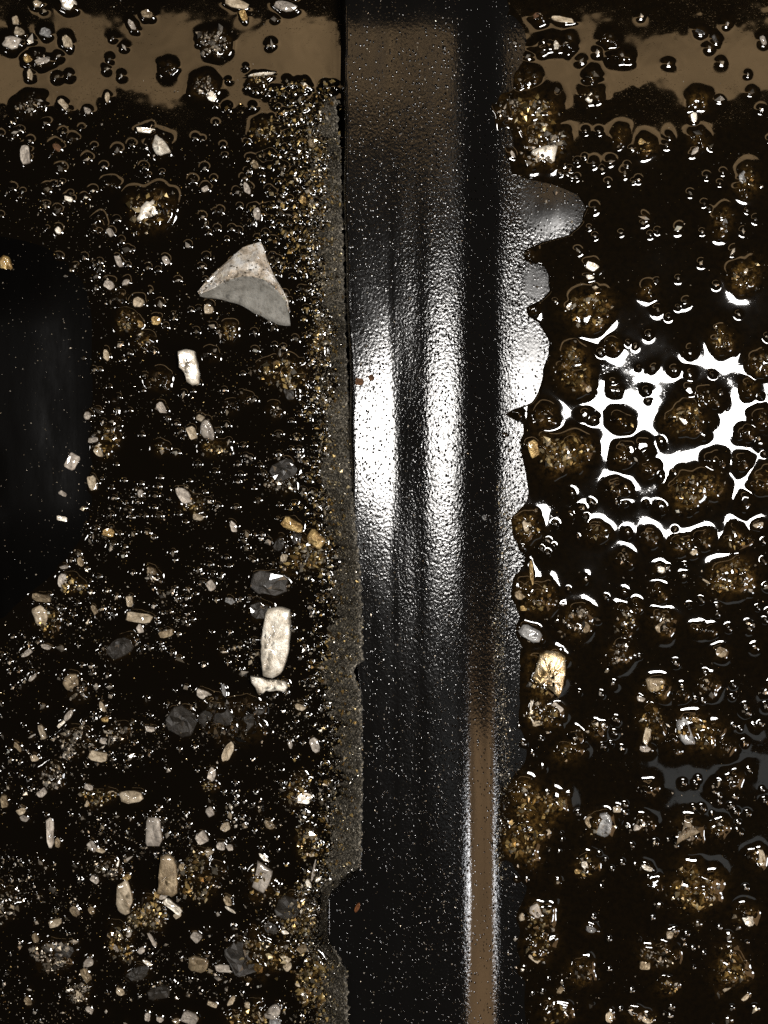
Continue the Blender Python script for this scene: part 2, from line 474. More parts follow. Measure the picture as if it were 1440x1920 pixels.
# ------------------------------------------------------------------ chips: x, y, length, width, angle, material, lit, label
CHIPS = [
    # upper left
    (128, 10, 30, 24, 20, 'white', 1, 'bright chunky chip at the very top edge of the left pool'),
    (22, 82, 30, 26, 20, 'pale', 0, 'squarish pinkish pale chip near the upper left corner'),
    (36, 60, 22, 18, 40, 'cream', 0, 'cream chip touching the squarish pale chip near the upper left corner'),
    (30, 40, 18, 12, 80, 'cream', 0, None), (70, 8, 18, 14, 0, 'cream', 0, None),
    (86, 62, 20, 15, 20, 'grey', 0, 'grey chip inside a dark ring in the upper left brown reflection'),
    (125, 78, 27, 17, 65, 'cream', 0, 'upright cream chip with a black halo in the upper left brown reflection'),
    (53, 111, 17, 14, 40, 'gold', 0, 'orange gold chip in the black patch near the upper left corner'),
    (80, 116, 26, 12, -15, 'pale', 0, None), (57, 140, 20, 11, 85, 'cream', 0, None),
    (58, 76, 14, 9, -10, 'cream', 0, None), (110, 106, 12, 10, 0, 'pale', 0, None),
    (249, 49, 28, 12, 52, 'pale', 0, 'slanted silvery bar at the top edge of the brown reflection on the left'),
    (276, 28, 25, 16, 10, 'tan', 0, 'flat brown flake at the top of the left pool'),
    (212, 72, 10, 8, 0, 'pale', 0, None), (233, 89, 10, 8, 0, 'pale', 0, None), (206, 112, 9, 8, 90, 'pale', 0, None),
    (200, 129, 9, 9, 0, 'cream', 0, None), (228, 142, 9, 9, 0, 'pale', 0, None),
    (107, 145, 12, 10, 0, 'grey', 0, None), (130, 141, 11, 10, 0, 'pale', 0, None),
    (202, 184, 18, 10, 88, 'cream', 0, None), (120, 196, 22, 11, 50, 'cream', 0, None), (129, 207, 12, 9, 20, 'gold', 0, None),
    (165, 209, 15, 12, 20, 'pale', 0, None), (41, 202, 14, 9, 70, 'pale', 0, None), (68, 195, 18, 12, 30, 'tan', 0, None),
    (275, 246, 31, 10, 2, 'white', 1, 'short white bar lying level under a brown halo in the upper left pool'),
    (301, 276, 40, 30, 55, 'white', 0, 'jagged white chip with a broken face just below the short level white bar'),
    (48, 291, 31, 17, 84, 'pale', 0, 'upright oblong pale chip with a brown halo near the left edge, upper part'),
    (28, 250, 14, 10, 80, 'pale', 0, None), (107, 277, 18, 13, 30, 'brown', 0, 'dark reddish crumb ringed by white glints in the upper left pool'),
    (135, 261, 10, 8, 0, 'pale', 0, None), (220, 283, 12, 9, 0, 'pale', 0, None),
    (165, 299, 12, 9, 0, 'pale', 0, None), (115, 318, 14, 10, 10, 'dark', 0, None),
    (90, 356, 13, 10, 70, 'pale', 0, None), (131, 374, 16, 10, 20, 'white', 1, None), (161, 372, 13, 9, 10, 'pale', 0, None),
    (175, 358, 12, 8, 0, 'cream', 0, None), (85, 388, 13, 8, -35, 'white', 1, None), (110, 396, 14, 9, 60, 'pale', 0, None),
    (110, 433, 14, 11, 70, 'white', 1, None), (208, 437, 15, 11, 50, 'pale', 0, None), (228, 453, 11, 8, 80, 'pale', 0, None),
    (238, 469, 14, 10, 45, 'cream', 0, None), (260, 438, 10, 9, 0, 'gold', 0, None),
    (287, 399, 52, 38, -52, 'white', 1, 'large white chip sitting in a round amber halo of oil, upper left'),
    (445, 9, 44, 14, 12, 'cream', 0, 'long cream chip at the top edge, left of the rib'),
    (536, 14, 48, 20, 16, 'pale', 0, 'pinkish pale slab at the top edge nearest the rib'),
    (457, 29, 22, 12, 70, 'gold', 0, None), (515, 36, 13, 8, 0, 'white', 1, None),
    (492, 140, 50, 6, -7, 'white', 0, 'thin pale needle lying almost level below the brown reflection'),
    (509, 83, 12, 9, 0, 'pale', 0, None), (396, 182, 22, 18, 20, 'white', 1, 'white chip at the lower rim of a small clump near the top, left pool'),
    (477, 309, 20, 14, 60, 'tan', 0, None), (463, 355, 24, 13, 70, 'pale', 0, None), (482, 402, 25, 12, 80, 'pale', 0, None),
    (385, 355, 15, 11, -20, 'pale', 0, None), (362, 340, 11, 9, 30, 'white', 1, None), (530, 318, 14, 10, 80, 'pale', 0, None),
    (585, 270, 18, 14, 60, 'tan', 0, None), (568, 375, 18, 11, 60, 'gold', 0, None),
    # middle left
    (18, 503, 42, 25, 76, 'gold', 0, 'broad golden chip at the left edge of the picture'),
    (110, 483, 14, 9, 0, 'pale', 0, None), (223, 491, 21, 10, 70, 'pale', 0, None), (205, 535, 21, 18, 40, 'pale', 0, None),
    (237, 530, 17, 11, -50, 'pale', 0, None), (312, 489, 16, 10, 60, 'pale', 0, None),
    (260, 567, 25, 18, 10, 'cream', 0, None), (301, 570, 13, 10, 40, 'pale', 0, None), (293, 602, 19, 16, 0, 'gold', 0, None),
    (260, 607, 18, 12, 30, 'gold', 0, None), (200, 666, 24, 11, 78, 'cream', 0, None),
    (303, 766, 23, 16, 60, 'pale', 0, 'cream chip stuck under a dark ringed bubble in the middle left pool'),
    (165, 779, 18, 14, 10, 'pale', 0, None), (185, 770, 12, 8, 40, 'cream', 0, None), (175, 825, 17, 10, -10, 'pale', 0, None),
    (185, 847, 25, 16, 60, 'cream', 0, None), (137, 865, 29, 21, -60, 'pale', 0, 'ragged pale chip in the middle left pool beside the bare dark wall'),
    (175, 907, 27, 16, 80, 'cream', 0, 'upright cream chip in the middle left pool below the ragged pale chip'),
    (330, 850, 13, 9, 0, 'pale', 0, None), (264, 926, 17, 9, 80, 'pale', 0, None),
    (346, 930, 40, 21, 42, 'pale', 0, 'slanted pale chip with an amber shadow in the middle of the left pool'),
    (103, 945, 14, 10, 0, 'pale', 0, None), (121, 926, 16, 9, 30, 'pale', 0, None), (156, 953, 11, 9, 30, 'pale', 0, None),
    (392, 580, 20, 18, 70, 'cream', 0, 'small cream chip just under the left tip of the large wedge fragment'),
    (525, 664, 14, 7, 75, 'white', 0, None), (500, 685, 14, 10, 60, 'gold', 0, None), (547, 722, 22, 14, 70, 'tan', 0, None),
    (388, 808, 44, 24, 72, 'pale', 0, 'pale rectangular chip with a rough top, middle of the left pool'),
    (376, 784, 14, 11, 30, 'cream', 0, None), (361, 813, 24, 16, 70, 'cream', 0, 'small cream chip left of the pale rectangular chip'),
    (530, 883, 46, 34, -25, 'dark', 0, 'dark oval flake under a thin brown arc, left pool near the rib'),
    (545, 738, 30, 22, 60, 'dark', 0, None), (575, 546, 11, 10, 0, 'cream', 0, None), (535, 552, 12, 8, 40, 'pale', 0, None),
    (119, 972, 19, 10, 10, 'white', 1, None), (205, 999, 26, 17, 10, 'gold', 0, 'amber tinted chip in the left pool above the lower half'),
    (175, 1006, 10, 7, 0, 'pale', 0, None), (119, 1088, 27, 17, 100, 'pale', 0, 'pinkish pale chip at the left of a grit clump, middle left'),
    (78, 1154, 34, 26, 70, 'cream', 0, 'cream chip with a pinkish face near the left edge, middle left pool'),
    (78, 1121, 34, 15, 8, 'tan', 0, 'tan flat bar just above the cream chip near the left edge'),
    (121, 1063, 16, 9, 0, 'pale', 0, None), (152, 1053, 20, 12, 70, 'tan', 0, None), (146, 1038, 13, 7, 0, 'pale', 0, None),
    (262, 1158, 46, 20, 8, 'cream', 0, 'ragged cream chip lying level in the middle left pool'),
    (263, 1178, 16, 14, 70, 'pale', 0, None), (243, 1128, 22, 12, 85, 'cream', 0, None), (285, 1071, 22, 17, 40, 'tan', 0, None),
    (178, 1143, 20, 9, 60, 'tan', 0, None), (51, 1224, 24, 12, -38, 'pale', 0, None), (88, 1212, 22, 10, 15, 'pale', 0, None),
    (115, 1217, 15, 9, 30, 'pale', 0, None), (225, 1215, 64, 34, -35, 'dark', 0, 'large dark flake outlined by glints in the left pool, middle height'),
    (238, 1213, 18, 9, 85, 'tan', 0, None), (136, 1277, 36, 26, 80, 'tan', 0, 'mottled greyish chunk in the left pool below the middle'),
    (62, 1270, 22, 10, -40, 'pale', 0, None), (312, 1187, 26, 13, -15, 'tan', 0, None),
    (130, 1340, 26, 11, -48, 'pale', 0, None), (117, 1356, 20, 6, -40, 'white', 1, 'curved white glinting sliver at the left, below the middle'),
    (80, 1372, 26, 11, 68, 'cream', 0, None), (193, 1325, 21, 11, 65, 'cream', 0, None), (198, 1349, 16, 10, -10, 'gold', 0, None),
    (282, 1366, 21, 11, 10, 'pale', 0, None), (341, 1350, 52, 50, 30, 'dark', 0, 'rounded brownish dark flake with glints in the lower left pool'),
    (185, 1417, 34, 17, 12, 'cream', 0, None), (195, 1388, 18, 12, 0, 'pale', 0, None), (130, 1413, 26, 15, -60, 'pale', 0, None),
    (82, 1325, 14, 8, 20, 'tan', 0, None), (60, 1380, 14, 9, 60, 'pale', 0, None), (35, 1400, 24, 10, 55, 'tan', 0, None),
    (65, 1420, 20, 13, 20, 'cream', 0, None), (245, 1420, 14, 10, 0, 'pale', 0, None),
    (372, 970, 22, 14, 5, 'cream', 0, None), (438, 988, 28, 12, 66, 'pale', 0, 'thin pale leaf shaped chip in the left pool at mid height'),
    (549, 984, 38, 20, 24, 'gold', 0, 'gold chip under a brown arc, upper of the two gold chips by the silt'),
    (594, 1011, 40, 24, 36, 'gold', 0, 'striped gold block, lower of the two gold chips by the silt'),
    (557, 1009, 24, 22, 0, 'dark', 0, None), (525, 1019, 28, 20, -60, 'dark', 0, None), (535, 1050, 24, 15, 85, 'cream', 0, None),
    (395, 1098, 19, 15, 60, 'pale', 0, None), (431, 1127, 20, 14, 30, 'grey', 0, None),
    (507, 1095, 64, 38, 8, 'dark', 0, 'wide dark flake with scalloped brown edges above the long pale bar'),
    (487, 1145, 42, 36, 0, 'dark', 0, 'dark flake at the upper left corner of the long pale bar'),
    (384, 1302, 30, 18, 18, 'pale', 0, 'pale chip with white tips left of the small level strip'),
    (421, 1296, 26, 9, 80, 'grey', 0, None),
    (426, 1410, 42, 22, -62, 'cream', 0, 'slanted oblong cream chip below the dark flakes, lower left pool'),
    (405, 1345, 62, 50, -30, 'dark', 0, 'largest dark flake below the small level strip'),
    (458, 1358, 54, 34, -20, 'dark', 0, 'dark flake right of the largest dark flake, lower left pool'),
    (485, 1331, 28, 22, 0, 'dark', 0, None), (445, 1325, 16, 10, 0, 'tan', 0, None), (452, 1381, 18, 9, -20, 'tan', 0, None),
    (563, 1325, 24, 16, 10, 'cream', 0, None), (590, 1397, 27, 15, 70, 'pale', 0, 'pale ragged chip at the edge of the silt, lower part'),
    (545, 1395, 16, 9, 80, 'pale', 0, None), (428, 1126, 10, 9, 0, 'cream', 0, None), (571, 1217, 14, 8, 70, 'pale', 0, None),
    (455, 1262, 18, 7, 85, 'pale', 0, None), (418, 1222, 15, 9, 30, 'pale', 0, None), (335, 1235, 14, 10, 0, 'pale', 0, None),
    # lower left
    (95, 1560, 50, 14, 86, 'pale', 0, 'narrow upright pale bar in the lower left pool'),
    (109, 1579, 18, 12, 80, 'tan', 0, None), (289, 1558, 56, 28, 88, 'pale', 0, 'greyish upright oblong chip in the lower left pool, standing alone'),
    (248, 1494, 46, 24, -12, 'cream', 0, 'cream chip with a pointed left end in the lower left pool'),
    (210, 1487, 19, 12, 8, 'cream', 0, None), (167, 1476, 16, 10, 20, 'pale', 0, None), (173, 1585, 28, 16, 78, 'pale', 0, 'small greyish oblong chip left of the upright oblong one'),
    (165, 1505, 20, 8, -60, 'cream', 0, None), (188, 1593, 22, 8, 15, 'cream', 0, None),
    (178, 1648, 22, 14, 35, 'pale', 0, None), (141, 1706, 22, 15, 60, 'tan', 0, None), (172, 1706, 18, 14, 60, 'tan', 0, None), (104, 1730, 24, 14, -8, 'cream', 0, None),
    (233, 1681, 66, 30, 84, 'cream', 0, 'tall golden cream block with a ribbed face in the lower left pool'),
    (238, 1644, 16, 11, -40, 'gold', 0, None), (321, 1641, 34, 11, 50, 'pale', 0, None),
    (323, 1698, 42, 13, 36, 'white', 0, 'cream splinter slanting down below the tall brown tongue shaped chip'),
    (333, 1715, 16, 11, -20, 'cream', 0, None), (307, 1680, 18, 9, -15, 'pale', 0, None), (295, 1677, 18, 9, 60, 'gold', 0, None),
    (297, 1714, 16, 14, 0, 'pale', 0, None), (275, 1715, 18, 14, 20, 'tan', 0, None),
    (286, 1762, 28, 8, 60, 'pale', 0, 'thin pale bar slanting right in the lower left pool, under the gold grit'),
    (241, 1745, 20, 10, 80, 'pale', 0, None), (216, 1776, 20, 13, 60, 'pale', 0, None), (265, 1781, 16, 12, -40, 'pale', 0, None),
    (211, 1752, 18, 14, 30, 'tan', 0, None), (67, 1757, 16, 11, 70, 'tan', 0, None), (140, 1764, 14, 9, 10, 'pale', 0, None),
    (122, 1780, 46, 34, 0, 'dark', 0, 'dark flake ringed by a crescent of grit, lower left corner area'),
    (167, 1803, 24, 18, -50, 'pale', 0, None), (161, 1827, 26, 15, 60, 'tan', 0, None),
    (260, 1822, 50, 30, -18, 'dark', 0, 'dark flake with a white glinting tip in the bottom left pool'),
    (278, 1804, 22, 7, 25, 'white', 1, 'small white glinting sliver on the dark flake in the bottom left pool'),
    (298, 1860, 38, 24, -15, 'dark', 0, None), (53, 1876, 22, 13, 70, 'tan', 0, None), (227, 1858, 20, 14, 40, 'cream', 0, None),
    (168, 1892, 16, 10, 40, 'pale', 0, None), (150, 1863, 20, 13, 40, 'cream', 0, None), (129, 1857, 14, 10, 0, 'tan', 0, None),
    (40, 1520, 19, 16, 0, 'cream', 0, None), (46, 1534, 18, 11, 10, 'pale', 0, None), (48, 1487, 13, 11, 0, 'cream', 0, None), (9, 1503, 22, 14, 80, 'tan', 0, None),
    (79, 1486, 19, 14, -40, 'pale', 0, None), (77, 1617, 14, 10, 60, 'cream', 0, None), (86, 1626, 12, 8, 30, 'cream', 0, None),
    (98, 1667, 14, 9, 60, 'tan', 0, None), (73, 1680, 12, 9, 60, 'cream', 0, None), (355, 1908, 26, 22, 20, 'pale', 0, 'pale square chip at the bottom edge, middle of the left pool'),
    (277, 1905, 18, 12, 80, 'pale', 0, None), (300, 1910, 16, 12, 20, 'pale', 0, None), (330, 1912, 18, 12, 0, 'tan', 0, None),
    (345, 1625, 20, 14, 60, 'tan', 0, None), (222, 1620, 16, 8, -10, 'cream', 0, None), (240, 1609, 14, 7, 0, 'cream', 0, None),
    (398, 1453, 30, 19, 86, 'pale', 0, 'upright pale chip with grit at its foot, lower left pool'),
    (432, 1512, 13, 9, 40, 'white', 1, None), (378, 1570, 22, 20, 60, 'pale', 0, 'small hexagonal grey pale chip in the lower left pool'),
    (394, 1521, 16, 13, 60, 'pale', 0, None), (424, 1549, 22, 16, -40, 'cream', 0, None), (487, 1519, 10, 7, 60, 'white', 1, None),
    (415, 1585, 20, 18, 40, 'pale', 0, None), (392, 1597, 20, 12, 0, 'cream', 0, None), (431, 1588, 14, 12, 0, 'pale', 0, None),
    (571, 1496, 32, 20, 10, 'white', 1, 'white and gold chip at the outer edge of the silt, lower part'),
    (505, 1547, 22, 14, 30, 'tan', 0, None), (427, 1688, 26, 17, 55, 'tan', 0, None), (432, 1705, 22, 5, 35, 'white', 0, 'short white splinter under a tan chip, lower left pool'),
    (494, 1607, 26, 8, 40, 'white', 1, 'white glinting splinter at the top of the pale parallelogram chip'),
    (587, 1600, 15, 11, -20, 'cream', 0, None), (588, 1632, 40, 4, -80, 'pale', 0, 'fine upright needle at the edge of the silt, lower part'),
    (596, 1648, 16, 9, -30, 'white', 1, None), (578, 1655, 18, 9, 70, 'white', 1, None), (616, 1655, 14, 9, 80, 'white', 1, None),
    (565, 1711, 24, 5, -70, 'gold', 0, 'thin gold needle in the oil at the lower end of the silt'),
    (575, 1685, 15, 9, 0, 'cream', 0, None), (575, 1565, 20, 14, -40, 'tan', 0, None), (583, 1565, 18, 6, 80, 'cream', 0, None),
    (541, 1700, 50, 56, 30, 'dark', 0, 'dark flake beside the thin gold needle'),
    (455, 1794, 72, 58, 50, 'dark', 0, 'biggest dark flake in the bottom left pool, beside a level pale bar'),
    (508, 1738, 34, 26, 0, 'dark', 0, None), (535, 1747, 18, 8, 20, 'white', 1, None),
    (422, 1814, 38, 14, 3, 'pale', 0, 'level pale bar touching the biggest dark flake'),
    (536, 1792, 24, 17, 50, 'cream', 0, 'oval cream chip right of the biggest dark flake'),
    (506, 1791, 21, 9, 8, 'cream', 0, None), (536, 1773, 12, 10, 0, 'cream', 0, None), (567, 1778, 20, 16, -30, 'tan', 0, None), (540, 1812, 18, 13, -40, 'cream', 0, None),
    (367, 1755, 20, 17, 40, 'pale', 0, None), (371, 1806, 34, 26, 10, 'tan', 0, 'mottled tan chunk in the bottom left pool, middle'),
    (510, 1896, 38, 26, -35, 'pale', 0, 'pale bean shaped chip at the bottom edge near the rib'),
    (468, 1883, 18, 14, 10, 'cream', 0, None), (515, 1914, 22, 14, 0, 'grey', 0, None), (490, 1905, 24, 9, 55, 'cream', 0, None), (434, 1875, 24, 10, -50, 'cream', 0, None),
    (630, 1803, 12, 11, 20, 'white', 1, 'tiny white square chip on the silt near the bottom'), (565, 1841, 20, 13, 20, 'cream', 0, None), (595, 1843, 14, 9, 20, 'cream', 0, None),
    (409, 1833, 14, 10, 40, 'cream', 0, None), (466, 1836, 12, 9, 50, 'gold', 0, None), (399, 1882, 20, 8, 20, 'cream', 0, None), (366, 1910, 16, 12, 0, 'tan', 0, None),
    # upper right
    (1055, 38, 44, 10, 8, 'cream', 0, 'level cream bar at the top of the right pool'),
    (1009, 30, 18, 12, -10, 'brown', 0, 'reddish brown crumb left of the level cream bar'), (1043, 87, 20, 13, 70, 'white', 0, 'pinkish white chip inside the dark scribble in the upper right brown reflection'),
    (965, 82, 12, 9, 70, 'pale', 0, None), (1067, 72, 14, 10, 60, 'pale', 0, None), (1017, 98, 14, 8, -20, 'pale', 0, None), (990, 107, 10, 8, 0, 'pale', 0, None),
    (1090, 115, 10, 8, 0, 'pale', 0, None), (1120, 98, 12, 9, -30, 'pale', 0, None), (1112, 140, 14, 10, 60, 'tan', 0, None), (1106, 185, 18, 12, -50, 'white', 1, None),
    (1020, 291, 48, 36, -10, 'white', 1, 'blazing white chip at the lower end of the large amber clump, upper right'),
    (975, 235, 22, 14, -60, 'pale', 0, None), (1000, 232, 26, 14, 20, 'cream', 0, None), (960, 290, 16, 9, 60, 'pale', 0, None),
    (1340, 75, 16, 9, 60, 'dark', 0, None), (1312, 60, 22, 10, 20, 'dark', 0, None), (1330, 90, 12, 8, 0, 'pale', 0, None), (1363, 45, 12, 8, -50, 'pale', 0, None), (1430, 77, 16, 10, 70, 'pale', 0, None),
    (1165, 105, 12, 10, 0, 'pale', 0, None), (1253, 120, 10, 7, 0, 'pale', 0, None), (1352, 118, 12, 7, 20, 'cream', 0, None), (1408, 173, 14, 9, -20, 'white', 1, None),
    (1300, 222, 18, 10, 80, 'white', 1, None), (1348, 188, 14, 8, 10, 'white', 1, None), (1308, 252, 14, 8, 20, 'pale', 0, None),
    (1302, 284, 18, 9, -50, 'pale', 0, None), (1391, 335, 26, 14, 90, 'grey', 0, None), (1358, 425, 34, 11, 88, 'grey', 0, 'narrow upright grey chip in an amber bubble, upper right'),
    (1210, 410, 16, 6, 65, 'cream', 0, None), (1205, 270, 18, 10, 30, 'gold', 0, None), (1041, 360, 14, 7, 80, 'pale', 0, None), (1022, 378, 11, 7, -20, 'pale', 0, None),
    # middle right
    (1392, 518, 34, 9, -58, 'cream', 0, 'slanted bright splinter in an amber bubble at the right edge'),
    (1000, 841, 32, 22, 72, 'gold', 0, 'shiny gold chip at the left of a large grit clump, right pool'),
    (1282, 785, 24, 18, 50, 'white', 1, None), (1304, 777, 22, 10, 0, 'gold', 0, None), (1070, 575, 22, 12, -40, 'white', 1, None), (1105, 570, 24, 10, -20, 'pale', 0, None),
    (1065, 680, 26, 12, -60, 'pale', 0, None), (1100, 725, 20, 10, 60, 'cream', 0, None), (1110, 500, 24, 16, 20, 'white', 1, None), (1105, 520, 18, 9, 10, 'white', 1, None),
    (990, 985, 26, 19, 80, 'cream', 0, 'cream chip in an amber bubble beside the rib foot, right pool'),
    (996, 1075, 46, 7, 86, 'gold', 0, 'thin upright gold needle right of the rib foot'), (975, 1115, 26, 18, 20, 'tan', 0, None), (985, 1140, 18, 9, 0, 'gold', 0, None),
    (995, 1188, 42, 24, 32, 'grey', 0, 'rough grey flake above the big glossy chunk, right pool'),
    (998, 1332, 40, 11, 88, 'white', 0, 'narrow upright white chip under the big glossy chunk'), (1011, 1352, 26, 14, -15, 'cream', 0, None), (991, 1284, 15, 8, 5, 'pale', 0, None), (1045, 1325, 20, 11, 40, 'pale', 0, None),
    (1237, 1068, 17, 13, 10, 'white', 1, None), (1367, 1095, 30, 13, -35, 'white', 1, 'white slanted chip on the amber clump near the right edge'), (1330, 1094, 34, 4, 30, 'cream', 0, 'thin needle at the left rim of the amber clump near the right edge'),
    (1300, 1035, 16, 11, -30, 'cream', 0, None), (1350, 1222, 22, 18, 20, 'tan', 0, None), (1240, 1172, 30, 18, -40, 'tan', 0, None), (1085, 1150, 18, 14, 0, 'pale', 0, None), (1095, 1175, 24, 18, 60, 'tan', 0, None),
    (1214, 1345, 22, 12, 70, 'pale', 0, None), (1213, 1372, 46, 14, 106, 'cream', 0, 'narrow tan cream chip standing upright in the right pool below the middle'), (1228, 1285, 34, 26, 0, 'tan', 0, 'brown rounded chip under a white crescent of light, right pool'),
    (1282, 1370, 52, 22, 72, 'grey', 0, 'dark slanting slab under an angled white crescent, right pool'), (1305, 1350, 20, 12, 20, 'gold', 0, None), (1312, 1385, 24, 10, -70, 'gold', 0, None), (1210, 1404, 24, 12, 12, 'pale', 0, None),
    (1333, 1303, 14, 9, -40, 'pale', 0, None), (1200, 1310, 18, 10, 20, 'pale', 0, None), (1420, 985, 20, 9, -15, 'cream', 0, None),
    # lower right
    (948, 1556, 32, 19, 82, 'gold', 0, 'golden chip at the rib foot, left end of the lower clump'), (972, 1553, 20, 12, 5, 'cream', 0, None), (981, 1568, 26, 10, -15, 'pale', 0, None),
    (1020, 1564, 24, 9, -40, 'cream', 0, None), (999, 1497, 26, 15, -45, 'white', 1, None), (1026, 1495, 24, 10, -60, 'white', 1, None), (962, 1538, 24, 8, -40, 'gold', 0, None), (1020, 1535, 18, 12, 60, 'cream', 0, None),
    (1132, 1543, 44, 28, 100, 'grey', 0, 'smooth grey chip under a white crescent in the lower right pool'), (1105, 1541, 22, 15, 60, 'tan', 0, None), (1100, 1622, 26, 19, 55, 'white', 0, 'bright white chunk in the lower right pool'), (1083, 1632, 14, 11, 0, 'gold', 0, None),
    (1045, 1654, 13, 9, 60, 'white', 1, None), (1005, 1715, 42, 22, 75, 'pale', 0, 'pale wedge in the grit clump of the lower right pool'), (979, 1719, 15, 13, 60, 'cream', 0, None), (1015, 1763, 13, 10, 20, 'gold', 0, 'yellow chip in the grit clump of the lower right pool'),
    (1002, 1794, 22, 13, 40, 'cream', 0, None), (1020, 1722, 18, 14, 0, 'pale', 0, None), (1036, 1743, 14, 9, 10, 'white', 1, None), (1108, 1742, 22, 14, 20, 'grey', 0, None), (1142, 1906, 22, 14, 88, 'cream', 0, 'upright cream block at the bottom edge, right of the rib'),
    (1050, 1855, 18, 10, -60, 'tan', 0, None), (1028, 1908, 18, 11, 20, 'cream', 0, None),
    (1308, 1690, 30, 24, -40, 'gold', 0, 'olive gold chip at the lower end of the amber clump, lower right'), (1298, 1663, 22, 20, 0, 'gold', 0, None), (1345, 1660, 14, 9, -60, 'white', 1, None),
    (1400, 1719, 34, 20, 62, 'white', 0, 'striped white and gold chip near the right edge, lower part'), (1427, 1606, 28, 11, 85, 'cream', 0, 'upright cream chip at the right edge, lower part'), (1376, 1716, 14, 9, 20, 'white', 1, None),
    (1365, 1849, 28, 7, -38, 'cream', 0, 'cream splinter slanting up in the lower right corner area'), (1346, 1863, 12, 10, 0, 'cream', 0, None), (1397, 1869, 20, 8, -40, 'cream', 0, None), (1366, 1756, 14, 10, 10, 'white', 0, None), (1307, 1733, 11, 9, 0, 'cream', 0, None),
    (1255, 1752, 16, 14, 0, 'cream', 0, None), (1208, 1807, 20, 16, 0, 'tan', 0, None), (1225, 1788, 22, 12, 20, 'pale', 0, None), (1190, 1900, 28, 9, 30, 'pale', 0, None), (1212, 1912, 24, 10, 10, 'cream', 0, None), (1250, 1840, 12, 8, 40, 'cream', 0, None), (1266, 1845, 12, 9, 0, 'cream', 0, None), (1364, 1914, 12, 10, 0, 'cream', 0, None),
    (1212, 1627, 22, 10, 20, 'white', 0, None), (1156, 1516, 13, 12, 0, 'cream', 0, None), (1195, 1550, 16, 12, 0, 'pale', 0, None), (1375, 1812, 20, 13, 0, 'tan', 0, None),
]

# outlines of the chips that stand out
POLYS = [
    ([(503, 1141), (515, 1138), (531, 1138), (543, 1143), (545, 1160), (545, 1188), (541, 1222), (535, 1246), (527, 1262), (512, 1270), (495, 1266), (492, 1252), (490, 1232), (491, 1196), (496, 1168), (499, 1150)], 'white',
     'long pale bar with a mottled top, the longest chip in the left pool', 24, 16, 0.25, 0.28, 1.0),
    ([(471, 1268), (484, 1269), (500, 1273), (520, 1274), (537, 1278), (538, 1288), (534, 1297), (520, 1294), (508, 1295), (500, 1293), (494, 1299), (484, 1297), (480, 1288), (473, 1278)], 'white',
     'small level strip with ragged ends just under the long pale bar', 10, 13, 0.55, 0.3, 0.0),
    ([(336, 661), (350, 656), (366, 659), (370, 680), (374, 700), (374, 720), (362, 723), (352, 718), (348, 702), (337, 690)], 'white',
     'glaring white upright bar in the left pool below the wedge fragment', 18, 13, 1.0, 0.25, 0.0),
    ([(484, 1613), (497, 1622), (512, 1632), (508, 1648), (503, 1660), (495, 1672), (483, 1666), (473, 1660), (478, 1642), (482, 1628)], 'pale',
     'pale parallelogram shaped chip in the lower left pool', 14, 11, 0.3, 0.5, 0.0),
    ([(302, 1604), (314, 1601), (326, 1607), (332, 1622), (334, 1645), (334, 1672), (324, 1678), (310, 1675), (297, 1673), (299, 1645), (301, 1620)], 'tan',
     'tall brown tongue shaped chip in the lower left pool', 16, 12, 0.3, 0.8, 1.0),
    ([(1010, 1225), (1024, 1219), (1046, 1220), (1058, 1230), (1060, 1250), (1056, 1272), (1052, 1292), (1046, 1305), (1036, 1296), (1020, 1284), (1004, 1278), (994, 1270), (1002, 1256), (1006, 1240)], 'gloss',
     'big glossy golden white chunk under a white crescent, right of the rib foot', 26, 18, 0.8, 3.0, 3.0),
    ([(1281, 1533), (1290, 1535), (1299, 1550), (1312, 1556), (1300, 1563), (1283, 1571), (1264, 1582), (1266, 1570), (1276, 1556), (1279, 1544)], 'tan',
     'grey brown triangular shard with a black shadow in the lower right pool', 16, 13, 0.2, 1.0, 1.0),
    ([(1050, 30), (1052, 32)], 'cream', '', 0, 0, 0, 0, 0),
]
POLYS = POLYS[:-1]

